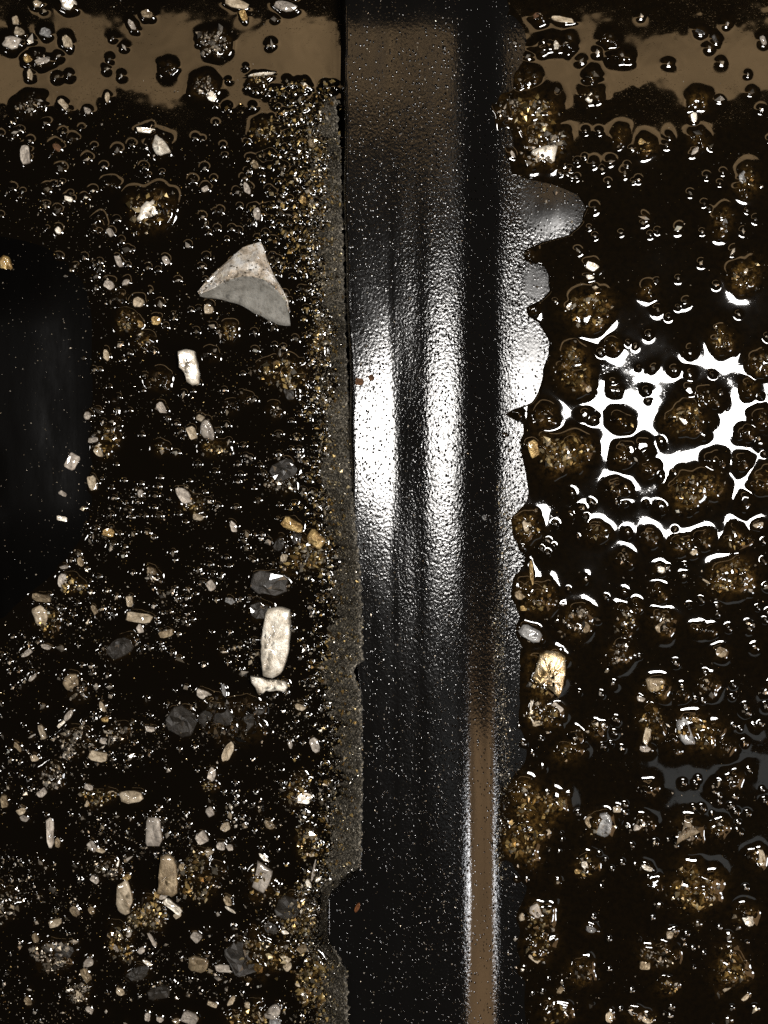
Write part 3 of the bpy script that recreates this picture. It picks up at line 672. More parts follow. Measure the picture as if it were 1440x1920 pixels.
# mounds of grit under domes of oil: x, y, radius x, radius y, amber, grains, palette
DOMES = [
    (404, 80, 36, 33, .35, 110, 'beige'), (385, 165, 24, 28, .4, 60, 'beige'), (308, 127, 20, 16, .25, 14, 'dark'), (488, 149, 30, 11, .4, 40, 'gold'),
    (282, 397, 46, 48, .35, 60, 'gold'), (185, 425, 17, 24, .1, 8, 'dark'), (495, 248, 26, 24, .4, 60, 'gold'), (208, 350, 15, 12, .1, 8, 'dark'), (60, 200, 30, 22, .2, 50, 'beige'), (70, 112, 34, 14, .1, 30, 'beige'),
    (240, 600, 22, 26, .5, 60, 'gold'), (268, 640, 20, 20, .4, 24, 'gold'), (222, 557, 18, 12, .2, 14, 'dark'), (300, 715, 22, 24, .3, 30, 'dark'), (430, 620, 18, 20, .5, 40, 'gold'), (397, 667, 15, 15, .15, 10, 'dark'),
    (530, 700, 48, 30, .4, 130, 'gold'), (516, 768, 16, 15, .4, 18, 'beige'), (400, 838, 30, 20, .4, 40, 'gold'), (460, 747, 14, 14, .2, 10, 'dark'), (432, 765, 13, 13, .2, 8, 'dark'), (200, 830, 24, 34, .4, 50, 'gold'), (218, 797, 14, 12, .2, 10, 'dark'), (300, 842, 16, 15, .3, 16, 'gold'),
    (600, 640, 16, 40, .35, 110, 'gold'), (360, 945, 26, 18, .45, 40, 'gold'), (525, 910, 34, 18, .3, 60, 'beige'), (138, 1100, 24, 22, .3, 80, 'gold'), (92, 1165, 22, 36, .2, 60, 'gold'), (290, 1078, 20, 18, .2, 40, 'beige'), (565, 1045, 44, 36, .4, 160, 'gold'),
    (425, 1345, 80, 46, .25, 120, 'dark'), (145, 1300, 22, 24, .2, 40, 'beige'), (150, 1390, 34, 40, .2, 110, 'beige'), (220, 1375, 26, 24, .25, 70, 'beige'),
    (280, 1716, 44, 32, .45, 210, 'gold'), (380, 1640, 44, 52, .3, 150, 'gold'), (200, 1628, 32, 22, .2, 80, 'beige'), (230, 1765, 30, 40, .3, 110, 'gold'), (100, 1790, 44, 36, .3, 150, 'beige'), (150, 1860, 26, 22, .3, 80, 'beige'), (185, 1495, 34, 20, .35, 80, 'gold'), (100, 1455, 28, 26, .25, 80, 'beige'),
    (470, 1905, 44, 28, .35, 130, 'gold'), (500, 1790, 70, 32, .4, 150, 'gold'), (395, 1478, 18, 12, .3, 40, 'gold'), (580, 1580, 24, 40, .3, 130, 'gold'), (560, 1720, 34, 40, .35, 90, 'gold'), (590, 1840, 40, 60, .3, 260, 'gold'), (560, 1480, 26, 30, .4, 50, 'gold'), (490, 1660, 30, 34, .4, 30, 'gold'), (15, 1690, 22, 44, .2, 60, 'beige'),
    # right
    (990, 476, 16, 12, .2, 8, 'dark'), (972, 577, 13, 13, .2, 8, 'dark'), (996, 580, 11, 9, .2, 6, 'dark'), (970, 430, 10, 9, .1, 4, 'dark'), (1012, 648, 7, 7, .1, 3, 'dark'),
    (1000, 225, 50, 44, .6, 190, 'gold'), (1022, 285, 44, 40, .6, 150, 'beige'), (955, 200, 24, 34, .4, 90, 'beige'), (985, 148, 26, 20, .4, 24, 'dark'), (1010, 30, 18, 14, .2, 8, 'dark'), (1030, 85, 46, 16, .05, 14, 'dark'), (1140, 75, 15, 15, .2, 6, 'dark'), (1165, 105, 22, 13, .1, 8, 'dark'), (1108, 180, 16, 14, .4, 16, 'gold'), (1112, 142, 14, 15, .2, 10, 'gold'),
    (1306, 190, 22, 14, .6, 12, 'gold'), (1309, 262, 14, 15, .6, 12, 'gold'), (1210, 275, 18, 17, .6, 26, 'gold'), (1165, 255, 14, 12, .5, 12, 'gold'), (1400, 345, 21, 30, .6, 24, 'gold'), (1356, 420, 18, 26, .6, 14, 'gold'), (1100, 588, 44, 38, .75, 130, 'gold'), (1080, 690, 34, 44, .7, 130, 'gold'), (1025, 785, 24, 22, .5, 10, 'dark'), (1058, 842, 56, 40, .7, 240, 'gold'), (966, 775, 10, 9, .1, 3, 'dark'),
    (985, 492, 18, 10, .1, 4, 'dark'), (1395, 517, 28, 28, .7, 40, 'gold'), (1212, 548, 13, 13, .6, 10, 'gold'), (1350, 638, 22, 22, .6, 36, 'gold'), (1404, 724, 13, 14, .6, 14, 'gold'), (1286, 790, 40, 32, .65, 110, 'gold'), (1300, 920, 50, 34, .65, 150, 'gold'), (1212, 880, 13, 12, .4, 8, 'dark'), (1342, 866, 20, 16, .1, 4, 'dark'), (1388, 866, 15, 13, .3, 8, 'dark'), (1398, 812, 17, 10, .3, 8, 'dark'),
    (1165, 858, 18, 20, .4, 18, 'gold'), (1170, 790, 22, 14, .3, 14, 'gold'), (1330, 745, 20, 22, .3, 18, 'gold'), (1150, 650, 12, 10, .6, 10, 'gold'), (1425, 685, 20, 26, .5, 24, 'gold'), (1430, 900, 26, 22, .5, 24, 'gold'), (1165, 915, 26, 14, .3, 18, 'gold'), (1430, 790, 16, 18, .4, 12, 'gold'),
    (985, 985, 26, 25, .7, 50, 'gold'), (1000, 1110, 36, 34, .55, 70, 'gold'), (1087, 1165, 30, 32, .5, 100, 'beige'), (1028, 1262, 38, 48, .6, 60, 'gold'), (1022, 1335, 36, 26, .55, 90, 'gold'), (1065, 1412, 26, 20, .5, 30, 'gold'), (1078, 1375, 14, 15, .2, 20, 'beige'), (1118, 1372, 13, 14, .5, 16, 'gold'),
    (1220, 1005, 15, 14, .5, 24, 'beige'), (1120, 995, 24, 15, .5, 26, 'gold'), (1278, 1020, 22, 16, .5, 30, 'gold'), (1322, 1010, 18, 16, .4, 24, 'gold'), (1172, 1045, 14, 16, .4, 28, 'beige'), (1372, 1080, 46, 34, .7, 130, 'gold'), (1240, 1165, 22, 24, .5, 50, 'beige'), (1235, 1110, 12, 14, .4, 16, 'gold'), (1194, 1136, 11, 9, .3, 6, 'dark'), (1170, 1165, 18, 30, .4, 50, 'gold'), (1308, 1180, 12, 11, .3, 10, 'dark'), (1332, 1184, 9, 8, .2, 6, 'beige'),
    (1228, 1290, 22, 20, .6, 12, 'gold'), (1330, 1288, 18, 20, .4, 20, 'beige'), (1278, 1306, 11, 9, .2, 8, 'dark'), (1310, 1368, 40, 34, .6, 70, 'gold'), (1222, 1360, 22, 40, .5, 60, 'gold'), (1262, 1398, 18, 22, .2, 6, 'dark'), (1362, 1402, 14, 16, .3, 20, 'beige'), (1165, 1225, 26, 24, .4, 60, 'beige'), (1380, 1010, 26, 18, .4, 50, 'gold'),
    (1005, 1505, 54, 44, .7, 170, 'gold'), (985, 1580, 40, 44, .65, 150, 'gold'), (1125, 1548, 24, 28, .4, 24, 'gold'), (1100, 1622, 26, 22, .4, 40, 'gold'), (1008, 1715, 34, 32, .5, 100, 'gold'), (1012, 1772, 26, 30, .45, 60, 'gold'), (1088, 1822, 26, 26, .55, 16, 'dark'), (1285, 1560, 34, 28, .3, 50, 'beige'), (1300, 1660, 46, 42, .75, 130, 'gold'), (1375, 1465, 20, 16, .3, 20, 'dark'), (1345, 1555, 24, 16, .3, 30, 'gold'),
    (1228, 1658, 15, 14, .3, 8, 'dark'), (1398, 1718, 22, 20, .4, 20, 'gold'), (1375, 1810, 32, 46, .55, 120, 'gold'), (1235, 1790, 38, 26, .4, 90, 'beige'), (1420, 1610, 18, 18, .3, 18, 'gold'), (1215, 1475, 20, 18, .1, 14, 'dark'), (1205, 1545, 20, 14, .2, 30, 'beige'), (1250, 1850, 24, 16, .4, 40, 'gold'), (1040, 1900, 34, 24, .4, 40, 'gold'), (1200, 1905, 34, 16, .4, 30, 'gold'),
]
_TONE = {'beige': 'pale beige', 'gold': 'golden brown', 'dark': 'dark'}


def _near(x, y):
    side = 'left' if x < 720 else 'right'
    v = 'top of the' if y < 230 else 'upper' if y < 640 else 'middle' if y < 1280 else 'lower' if y < 1680 else 'bottom of the'
    return f'{v} {side} pool'


DOME_LABELS = [f'{"large" if min(d[2], d[3]) > 31 else "small"} mound of {_TONE[d[6]]} grit soaked in oil, {_near(d[0], d[1])}' for d in DOMES]


# ------------------------------------------------------------------ the oil's surface as a height field
X0, Y0, STEP = -200.0, -200.0, 2.0
NX, NY = 921, 1161
HX = X0 + STEP * np.arange(NX)
HY = Y0 + STEP * np.arange(NY)
P3 = np.zeros((NY, NX))
AMB = np.zeros((NY, NX))


ADD = np.zeros((NY, NX))


def stamp(x, y, L, Wd, ang, A, lam, amber=0.0, dome=False, add=False):
    reach = max(L, Wd) / 2 + lam * 6
    i0, i1 = int(max(0, (x - reach - X0) // STEP)), int(min(NX, (x + reach - X0) // STEP + 2))
    j0, j1 = int(max(0, (y - reach - Y0) // STEP)), int(min(NY, (y + reach - Y0) // STEP + 2))
    if i1 <= i0 or j1 <= j0:
        return
    xx = HX[i0:i1][None, :] - x
    yy = HY[j0:j1][:, None] - y
    c, s = math.cos(math.radians(ang)), math.sin(math.radians(ang))
    u, v = (xx * c + yy * s), (-xx * s + yy * c)
    a, bb = L / 2, Wd / 2
    q = np.sqrt((u / a) ** 2 + (v / bb) ** 2) + 1e-6
    if L > 16:
        th = np.arctan2(v, u)
        q = q * (1 + 0.09 * np.sin(3 * th + x * 1.7) + 0.07 * np.sin(5 * th + y * 2.3))
    if L < 10:
        d = (q - 1) * min(a, bb)
    else:
        rr_ = np.sqrt(u * u + v * v)
        d = rr_ * (1 - 1 / q)
    h = A * np.exp(-np.maximum(d, 0) / lam)
    if dome:
        h = h + np.where(q < 1, 0.45 * A * (1 - q * q), 0)
    if add:
        ADD[j0:j1, i0:i1] += h
        return
    P3[j0:j1, i0:i1] += h ** 3
    if amber:
        AMB[j0:j1, i0:i1] = np.maximum(AMB[j0:j1, i0:i1], amber * np.exp(-np.maximum(d, 0) / (lam * 0.8)))


def men(Wd, x=0, y=999):
    k = 0.7 if y < 230 else 1.0
    return k * min(7.0, 1.2 + 0.17 * Wd), k * min(9.0, (3.0 + 0.10 * Wd) * (1.4 if x > 900 else 1.0))


for (x, y, L, Wd, ang, m_, lit, lab) in CHIPS:
    A, lam = men(Wd, x, y)
    stamp(x, y, L * 0.96, Wd * 0.96, ang, A, lam, 0.35 if x > 900 else 0.2)
SUBS = []
for (x, y, rx, ry, amb, ng, pal) in DOMES:
    A = 2.0 + 0.13 * min(rx, ry)
    lam = (3.5 + 0.075 * min(rx, ry)) if x < 900 else (5.5 + 0.16 * min(rx, ry))
    if y < 150:
        A, lam = A * 0.7, lam * 0.6
    subs = [(x + rx * 0.12 * rnd.gauss(0, 1), y + ry * 0.12 * rnd.gauss(0, 1), rx * 0.74, ry * 0.74, rnd.uniform(-30, 30))]
    for _ in range(5 if min(rx, ry) > 18 else 2):
        a, q = rnd.uniform(0, 6.283), rnd.uniform(0.5, 0.75)
        k = rnd.uniform(0.22, 0.42)
        subs.append((x + rx * q * math.cos(a), y + ry * q * math.sin(a), rx * k, ry * k * rnd.uniform(0.7, 1.2), rnd.uniform(0, 180)))
    for (sx1, sy1, ra, rb, an) in subs:
        stamp(sx1, sy1, 2 * ra, 2 * rb, an, A * rnd.uniform(0.7, 1.0), lam, amb, True)
    SUBS.append(subs)
    for _ in range(int(3 + rx * ry / (110 if x > 900 else 170))):
        u = rnd.choice(subs)
        a, q = rnd.uniform(0, 6.283), rnd.random() ** 0.5
        r_ = rnd.uniform(2.5, 6.5)
        stamp(u[0] + u[2] * q * math.cos(a), u[1] + u[3] * q * math.sin(a), 2 * r_, 2 * r_ * rnd.uniform(0.5, 1), rnd.uniform(0, 180), r_ * 0.32, 1.5 + 0.3 * r_, 0, False, True)

for _ in range(26):
    x, y = rnd.uniform(1075, 1470), rnd.uniform(650, 960)
    r_ = rnd.uniform(3, 10)
    stamp(x, y, 2 * r_, 2 * r_ * rnd.uniform(0.6, 1), rnd.uniform(0, 180), 1.0 + 0.36 * r_, 3.5 + 0.5 * r_, 0.12)

# ------------------------------------------------------------------ small chips scattered between the listed ones
def left_ok(x, y):
    if x > 640:
        return False
    lim = np.interp(y, [-60, 410, 540, 950, 1060, 1180, 1260], [-60, -60, 150, 165, 110, 40, -60])
    return x > lim


OCC = [(c[0], c[1], max(c[2], c[3]) / 2) for c in CHIPS]
SMALL = []
_min = sorted((c for c in CHIPS if not c[7]), key=lambda c: -c[2] * c[3])
MINOR = _min[max(0, 285 - sum(1 for c in CHIPS if c[7])):]
tries = 0
while len(SMALL) < 150 and tries < 40000:
    tries += 1
    if rnd.random() < 0.68:
        x, y = rnd.uniform(-10, 620), rnd.uniform(-10, 1930)
        if not left_ok(x, y):
            continue
        dens = np.interp(y, [0, 200, 400, 700, 950, 1500, 1920], [0.06, 0.08, 0.4, 0.45, 0.8, 0.9, 1.0])
    else:
        x, y = rnd.uniform(960, 1450), rnd.uniform(-10, 1930)
        dens = np.interp(y, [0, 200, 300, 700, 900, 1100, 1500, 1920], [0.06, 0.08, 0.5, 0.5, 0.6, 0.9, 0.7, 0.6])
        if x < 1035 and 330 < y < 770:
            continue
    if rnd.random() > dens:
        continue
    L = rnd.choice([8, 9, 10, 10, 11, 12, 13])
    if any((x - a) ** 2 + (y - b_) ** 2 < (r_ + L * 0.7) ** 2 for a, b_, r_ in OCC):
        continue
    OCC.append((x, y, L / 2))
    Wd = L * rnd.uniform(0.55, 0.95)
    ang = rnd.uniform(0, 180)
    SMALL.append((x, y, L, Wd, ang))
    A, lam = men(Wd, x, y)
    stamp(x, y, L, Wd, ang, A, lam, 0.12)

# ------------------------------------------------------------------ grains: where they lie
PAL = {
    'beige': ((0.62, 0.54, 0.43), (0.50, 0.42, 0.30), (0.40, 0.36, 0.30), (0.70, 0.64, 0.55), (0.25, 0.20, 0.14)),
    'gold': ((0.50, 0.36, 0.14), (0.36, 0.23, 0.07), (0.58, 0.47, 0.27), (0.22, 0.13, 0.04), (0.46, 0.41, 0.32)),
    'dark': ((0.10, 0.075, 0.045), (0.05, 0.04, 0.03), (0.30, 0.26, 0.2), (0.07, 0.06, 0.05), (0.14, 0.09, 0.04)),
    'silt': ((0.34, 0.31, 0.25), (0.20, 0.18, 0.145), (0.58, 0.53, 0.44), (0.12, 0.105, 0.08), (0.55, 0.46, 0.28)),
}


def boundary(y):
    """Right edge of the silt heaped against the rib."""
    return np.interp(y, [-100, 150, 300, 700, 900, 1000, 1100, 1232, 1243, 1256, 1272, 1300, 1450, 1600, 1618, 1640, 1665, 1740, 1768, 1800, 1900, 2030],
                     [620, 628, 640, 652, 661, 670, 679, 682, 668, 664, 672, 679, 681, 678, 668, 640, 618, 612, 634, 653, 655, 650])


def scatter(n, fx, rlo, rhi, pal, power=1.6):
    out = []
    cols = PAL[pal]
    while len(out) < n:
        p = fx()
        if p is None:
            continue
        r_ = rlo + (rhi - rlo) * rnd.random() ** power
        out.append((p[0], p[1], r_, cols[int(rnd.random() ** 1.3 * 5) % 5]))
    return out


PATCH = sines(XXc := np.meshgrid(np.arange(0, 184), np.arange(0, 232))[0] * 10.0, np.meshgrid(np.arange(0, 184), np.arange(0, 232))[1] * 10.0, 30, 60, 220, 21)
PATCH = PATCH / PATCH.std()


def patch(x, y):
    return 1 / (1 + math.exp(-2.2 * (PATCH[int((y + 200) / 10), int((x + 200) / 10)] - 0.1)))


def f_left():
    x, y = rnd.uniform(-40, 650), rnd.uniform(-40, 1960)
    if not left_ok(x, y):
        return None
    d = np.interp(y, [0, 190, 280, 700, 1000, 1960], [0.05, 0.07, 0.4, 0.45, 0.85, 1.0]) * np.interp(x, [0, 420, 560, 640], [0.8, 0.75, 1.0, 1.0])
    return (x, y) if rnd.random() < d * patch(x, y) else None


def f_right():
    x, y = rnd.uniform(945, 1480), rnd.uniform(-40, 1960)
    if x < 1030 and 330 < y < 770 and rnd.random() < 0.85:
        return None
    d = np.interp(y, [0, 190, 300, 600, 900, 1000, 1500, 1960], [0.05, 0.07, 0.6, 0.5, 0.3, 0.9, 0.8, 0.7])
    return (x, y) if rnd.random() < d * patch(x, y) else None


def f_fine_left():
    x, y = rnd.uniform(-40, 640), rnd.uniform(200, 1960)
    return (x, y) if left_ok(x, y) and rnd.random() < 0.3 + 0.7 * patch(x, y) else None


def f_fine_right():
    x, y = rnd.uniform(945, 1480), rnd.uniform(200, 1960)
    if x < 1060 and 330 < y < 770:
        return None
    return (x, y) if rnd.random() < 0.3 + 0.7 * patch(x, y) else None


def f_edge():
    y = rnd.uniform(170, 1960)
    bx = boundary(y)
    x = bx - (28 if y > 900 else 18) - abs(rnd.gauss(0, 1)) * (34 if y > 900 else 34) + rnd.gauss(0, 12)
    if x > bx - 3:
        return None
    return (x, y)


def f_silt():
    y = rnd.uniform(230, 1960)
    return (boundary(y) - rnd.uniform(1, 62) + rnd.gauss(0, 2), y)


def f_top():
    x, y = rnd.gauss(560, 50), rnd.uniform(150, 520)
    return (x, y) if x < 640 else None


def f_fillet():
    y = rnd.uniform(900, 1650)
    return (940 + rnd.gauss(0, 8) + 6 * math.sin(y / 70), y)


def f_rib():
    return (rnd.uniform(676, 880), rnd.uniform(-20, 1950))


G_left = scatter(3600, f_left, 0.8, 4.6, 'beige', 3.2) + scatter(2600, f_left, 0.6, 1.2, 'beige', 1) + scatter(4200, f_fine_left, 0.5, 1.3, 'gold', 1.5)
G_right = scatter(1300, f_right, 0.8, 4.2, 'beige', 3.0) + scatter(1500, f_right, 0.6, 1.1, 'beige', 1) + scatter(1600, f_fine_right, 0.5, 1.2, 'gold', 1.5)
G_edge = scatter(3600, f_edge, 0.8, 4.4, 'gold', 2.8) + scatter(700, f_top, 1.0, 5.0, 'gold', 2.0)
G_silt = scatter(12000, f_silt, 0.6, 1.9, 'silt', 1.8)
G_fil = scatter(1800, f_fillet, 0.7, 2.0, 'silt', 1.5)
G_wall = scatter(900, lambda: (200 - 220 * rnd.random() ** 1.5, rnd.uniform(370, 1180)), 0.5, 1.6, 'beige', 2.2)
G_rib = scatter(1300, f_rib, 0.5, 2.0, 'beige', 2.5)
for (x, y, r_, c_) in G_left + G_right + G_edge:
    if r_ > 2.2:
        stamp(x, y, 2.2 * r_, 2.2 * r_, 0, r_ * 0.7, 1.4 + r_ * 0.4)

XX, YY = np.meshgrid(HX, HY)
HF = np.cbrt(P3) + ADD + 0.011 * np.exp(-((XX - 1270) / 190) ** 2 - ((YY - 800) / 150) ** 2) * sines(XX, YY, 20, 45, 120, 14) + 0.008 * sines(XX, YY, 36, 60, 260, 3) + 0.004 * sines(XX, YY, 30, 14, 40, 4)
AMB = np.clip(AMB + 0.05 * (XX > 800), 0, 1)

# ------------------------------------------------------------------ the pan: rib, floor, side wall
RS_X = [664, 672, 700, 726, 740, 754, 786, 806, 830, 846, 862, 875, 884, 892, 909, 920, 931, 944, 961, 985, 1010, 1030, 1048]
RS_S = [.10, .150, .165, .185, .08, -.04, -.03, .07, .128, .165, .25, .39, .51, .58, .66, .52, .31, .19, .13, .088, .065, .02, 0]
tx = np.arange(664, 1100, 0.5)
sx_ = np.interp(tx, RS_X, RS_S)
drop = np.concatenate([[0], np.cumsum((sx_[1:] + sx_[:-1]) * 0.25)])
TOPZ = drop[-1] - 2.0


def rib_z(X, Y):
    sh = (np.interp(Y, [150, 1500, 1618, 1665, 1740, 1800, 1950], [-13.6, 14.7, 14.0, -42, -46, -16, -12]) + 1.6 * np.sin(Y / 93.0) + 1.0 * np.sin(Y / 34.0)) * np.clip((800 - X) / 130, 0, 1)
    x = X - sh
    z = TOPZ - np.interp(x, tx, drop)
    z = z + 0.09 * (np.clip(x, 664, 742) - 703) * (1 - np.exp(-((Y - 835) / 190.0) ** 2)) * (1 - smooth(742, 790, x)) - 0.0011 * np.maximum(0, 75 - Y) ** 2 * (Y > -120) - 0.0011 * 195 ** 2 * (Y <= -120)
    z = z + 3.6 * np.exp(-((X - 1035) / 42) ** 2 - ((Y - 395) / 46) ** 2)
    left = np.interp(x, [630, 647, 652, 657, 660, 664], [-30, -26, TOPZ - 55, TOPZ - 16, TOPZ - 5, TOPZ])
    return np.where(x < 664, left, z)


pan = link('oil_pan', None, None, 'black ribbed oil pan with a rounded rib between two floors flooded with oil', 'oil pan')
pan.location = (0, 0, 0)
rx_ = np.concatenate([np.arange(584, 676, 1.5), np.arange(676, 1124, 3.0)])
ry_ = np.arange(-260, 2200, 8.0)
RX, RY = np.meshgrid(rx_, ry_)
RZ = rib_z(RX, RY) + 0.005 * sines(RX, RY, 20, 60, 240, 8)
smooth_patch = np.clip(np.exp(-(((RX - 1032) / 56) ** 2 + ((RY - 395) / 50) ** 2) ** 2) + np.exp(-(((RX - 1003) / 26) ** 2 + ((RY - 530) / 34) ** 2) ** 2)
                       + np.exp(-(((RX - 992) / 30) ** 2 + ((RY - 685) / 82) ** 2) ** 2), 0, 1)
foot = smooth(872, 884, RX) * (1 - smooth(916, 926, RX))
upper = 1 - 0.5 * (1 - smooth(60, 300, RY))
grain = (1 - 0.8 * smooth_patch) * (1 - 0.75 * foot * smooth(1180, 1400, RY)) * (1 + 0.5 * smooth(845, 870, RX) * (1 - smooth(1000, 1030, RX)) * (1 - smooth(1100, 1350, RY)) * (1 - smooth_patch)) * upper * (0.62 + 0.38 * smooth(735, 760, RX))
matt = 0.105 + 0.03 * (1 - smooth(60, 300, RY)) - 0.02 * foot + 0.09 * smooth_patch
rib = link('rib', grid_mesh('rib', rx_, ry_, RZ, pan_mat, {'grain': grain, 'matt': matt}), pan)

fx_ = np.arange(-420, 1900, 40.0)
fy_ = np.arange(-420, 2400, 40.0)
FX, FY = np.meshgrid(fx_, fy_)
link('pan_floor', grid_mesh('pan_floor', fx_, fy_, -34 + 0 * FX, pan_mat, {'grain': 0.4 + 0 * FX, 'matt': 0.3 + 0 * FX}), pan)

wx_ = np.arange(-300, 226, 6.0)
wy_ = np.arange(-60, 1500, 10.0)
WX, WY = np.meshgrid(wx_, wy_)
wr = 205 - 100 * smooth(940, 1200, WY) - 120 * smooth(1050, 1300, WY)
up = smooth(280, 520, WY) * (1 - smooth(950, 1350, WY))
dd = np.maximum(wr - WX, 0)
_t = np.arange(0, 700, 1.0)
_sl = np.interp(_t, [0, 40, 70, 95, 115, 145, 250, 700], [0, .16, .27, .34, .39, .5, .6, .65])
up = smooth(410, 620, WY) * (1 - smooth(900, 1350, WY))
WZ = up * np.interp(dd, _t, np.cumsum(_sl)) - 3.0 * (1 - up) - 2.0 + 2.5 * up * np.exp(-((WX - 8) / 14) ** 2) * smooth(820, 880, WY)
WZ = np.where(WX > wr, WZ - 0.1 * (WX - wr), WZ)
link('side_wall', grid_mesh('side_wall', wx_, wy_, WZ, wall_mat, {'grain': 0.06 + 0 * WX, 'matt': 0.36 + 0 * WX}), pan)

# ------------------------------------------------------------------ oil pools


def axis(lo, hi):
    fine = np.arange(0, NX * 2)
    return fine


def pool(name, i0, i1, label, fix):
    cols = np.arange(i0, i1)
    cols = np.array([i for i in cols if (-16 <= HX[i] <= 1456) or i % 6 == 0 or i in (i0, i1 - 1)])
    rows = np.array([j for j in range(NY) if (-16 <= HY[j] <= 1936) or j % 6 == 0])
    sub = np.ix_(rows, cols)
    Z = fix(HF[sub], XX[sub], YY[sub])
    o = link(name, grid_mesh(name, HX[cols], HY[rows], Z, oil_mat, {'amber': AMB[sub]}), None, label, None, None, 'structure')
    return o


def fix_left(Z, X, Y):
    # creeps up against the rib and the silt
    return Z + 7.0 * np.exp(-np.maximum(652 - X, 0) / 12.0)


def fillet_edge(y):
    e = np.interp(y, [-200, 20, 90, 180, 260, 330, 346, 365, 390, 415, 440, 455, 470, 488, 500, 520, 545, 562, 578, 592, 606, 625, 645, 700, 735, 755, 770, 790, 1000, 1300, 1550, 1900, 2100],
                  [945, 950, 922, 914, 935, 960, 1035, 1082, 1096, 1092, 1066, 1010, 982, 985, 1020, 1030, 1028, 1012, 986, 988, 1012, 1020, 1030, 1018, 1008, 992, 958, 932, 929, 929, 935, 921, 927])
    return e + 2.5 * np.sin(y / 9.0) * np.sin(y / 23.0)


def pan_right(X, Y):
    z = rib_z(X, Y)
    # a shallow shelf of bare paint beside the rib under the upper clump
    return z


def fix_right(Z, X, Y):
    pz = pan_right(X, Y)
    e = fillet_edge(Y)
    w = smooth(-5, 5, X - e)
    film = np.maximum(pz, 0) * np.exp(-np.maximum(X - e, 0) / 28) + Z + 0.6
    dry = np.where(X < 1118, pz - 4, -3.0)
    return film * w + dry * (1 - w)


iL1 = int((662 - X0) / STEP)
iR0 = int((916 - X0) / STEP)
pool('oil_pool', 0, iL1, 'black oil pool full of metal chips left of the rib', fix_left)
pool('oil_pool', iR0, NX, 'black oil pool with white lamp reflections right of the rib', fix_right)


def surf(x, y):
    i = int(round((x - X0) / STEP))
    j = int(round((y - Y0) / STEP))
    i = min(max(i, 0), NX - 1)
    j = min(max(j, 0), NY - 1)
    z = HF[j, i]
    if x > 900:
        z += max(0.0, float(rib_z(np.array(x), np.array(y)))) * math.exp(-max(0.0, x - float(fillet_edge(y))) / 28)
    return z


# ------------------------------------------------------------------ silt heaped against the rib
def silt_wid(y):
    gap = smooth(1600, 1650, y) * (1 - smooth(1740, 1800, y))
    return (60 + 10 * np.sin(y / 61) + 7 * np.sin(y / 17) + 4 * np.sin(y / 5.3) + 3 * np.sin(y / 2.1) - 22 * (1 - smooth(750, 1000, y))) * (1 - 0.75 * gap)


def silt_crest(x, y, u):
    hk = (0.5 + 0.5 * smooth(820, 1000, y)) * (1 - 0.8 * smooth(1600, 1650, y) * (1 - smooth(1740, 1800, y)))
    rz = rib_z(x, y)
    bank = hk * np.interp(u, [0, 0.15, 0.4, 0.7, 0.9, 1], [-4, 5, 30, 56, 70, 71])
    return np.maximum(bank, np.where(rz > 0, rz + np.interp(u, [0, 0.9, 1], [1.6, 1.4, -0.8]), -40))


sy_ = np.arange(190, 2060, 2.5)
su_ = np.linspace(0, 1, 34)
U, SY = np.meshgrid(su_, sy_)
BX = boundary(SY) + 1.6 * np.sin(SY / 5.1) + 1.4 * np.sin(SY / 2.3 + 1)
SX = BX - silt_wid(SY) * (1 - U)
crest = silt_crest(SX, SY, U) + 0.28 * sines(SX, SY, 24, 8, 40, 5)
co = np.stack([(SX - 720) * S, (960 - SY) * S, crest * S], -1).reshape(-1, 3)
nx = len(su_)
i = (np.arange(len(sy_) - 1)[:, None] * nx + np.arange(nx - 1)[None, :])
f = np.stack([i, i + nx, i + nx + 1, i + 1], -1).reshape(-1, 4)
link('silt', np_mesh('silt', co, f, silt_mat), None, 'grey brown band of fine metal silt heaped along the left edge of the rib', None, None, 'stuff')


def silt_z(x, y):
    u = 1 - (float(boundary(y)) - x) / float(silt_wid(y))
    if u < 0:
        return surf(x, y)
    return max(float(silt_crest(x, y, min(u, 1.0))), surf(x, y))


# ------------------------------------------------------------------ grains as meshes
OCT = np.array([(1, 0, 0), (-1, 0, 0), (0, 1, 0), (0, -1, 0), (0, 0, 1), (0, 0, -1)], float)
OF = np.array([(0, 2, 4), (2, 1, 4), (1, 3, 4), (3, 0, 4), (2, 0, 5), (1, 2, 5), (3, 1, 5), (0, 3, 5)])


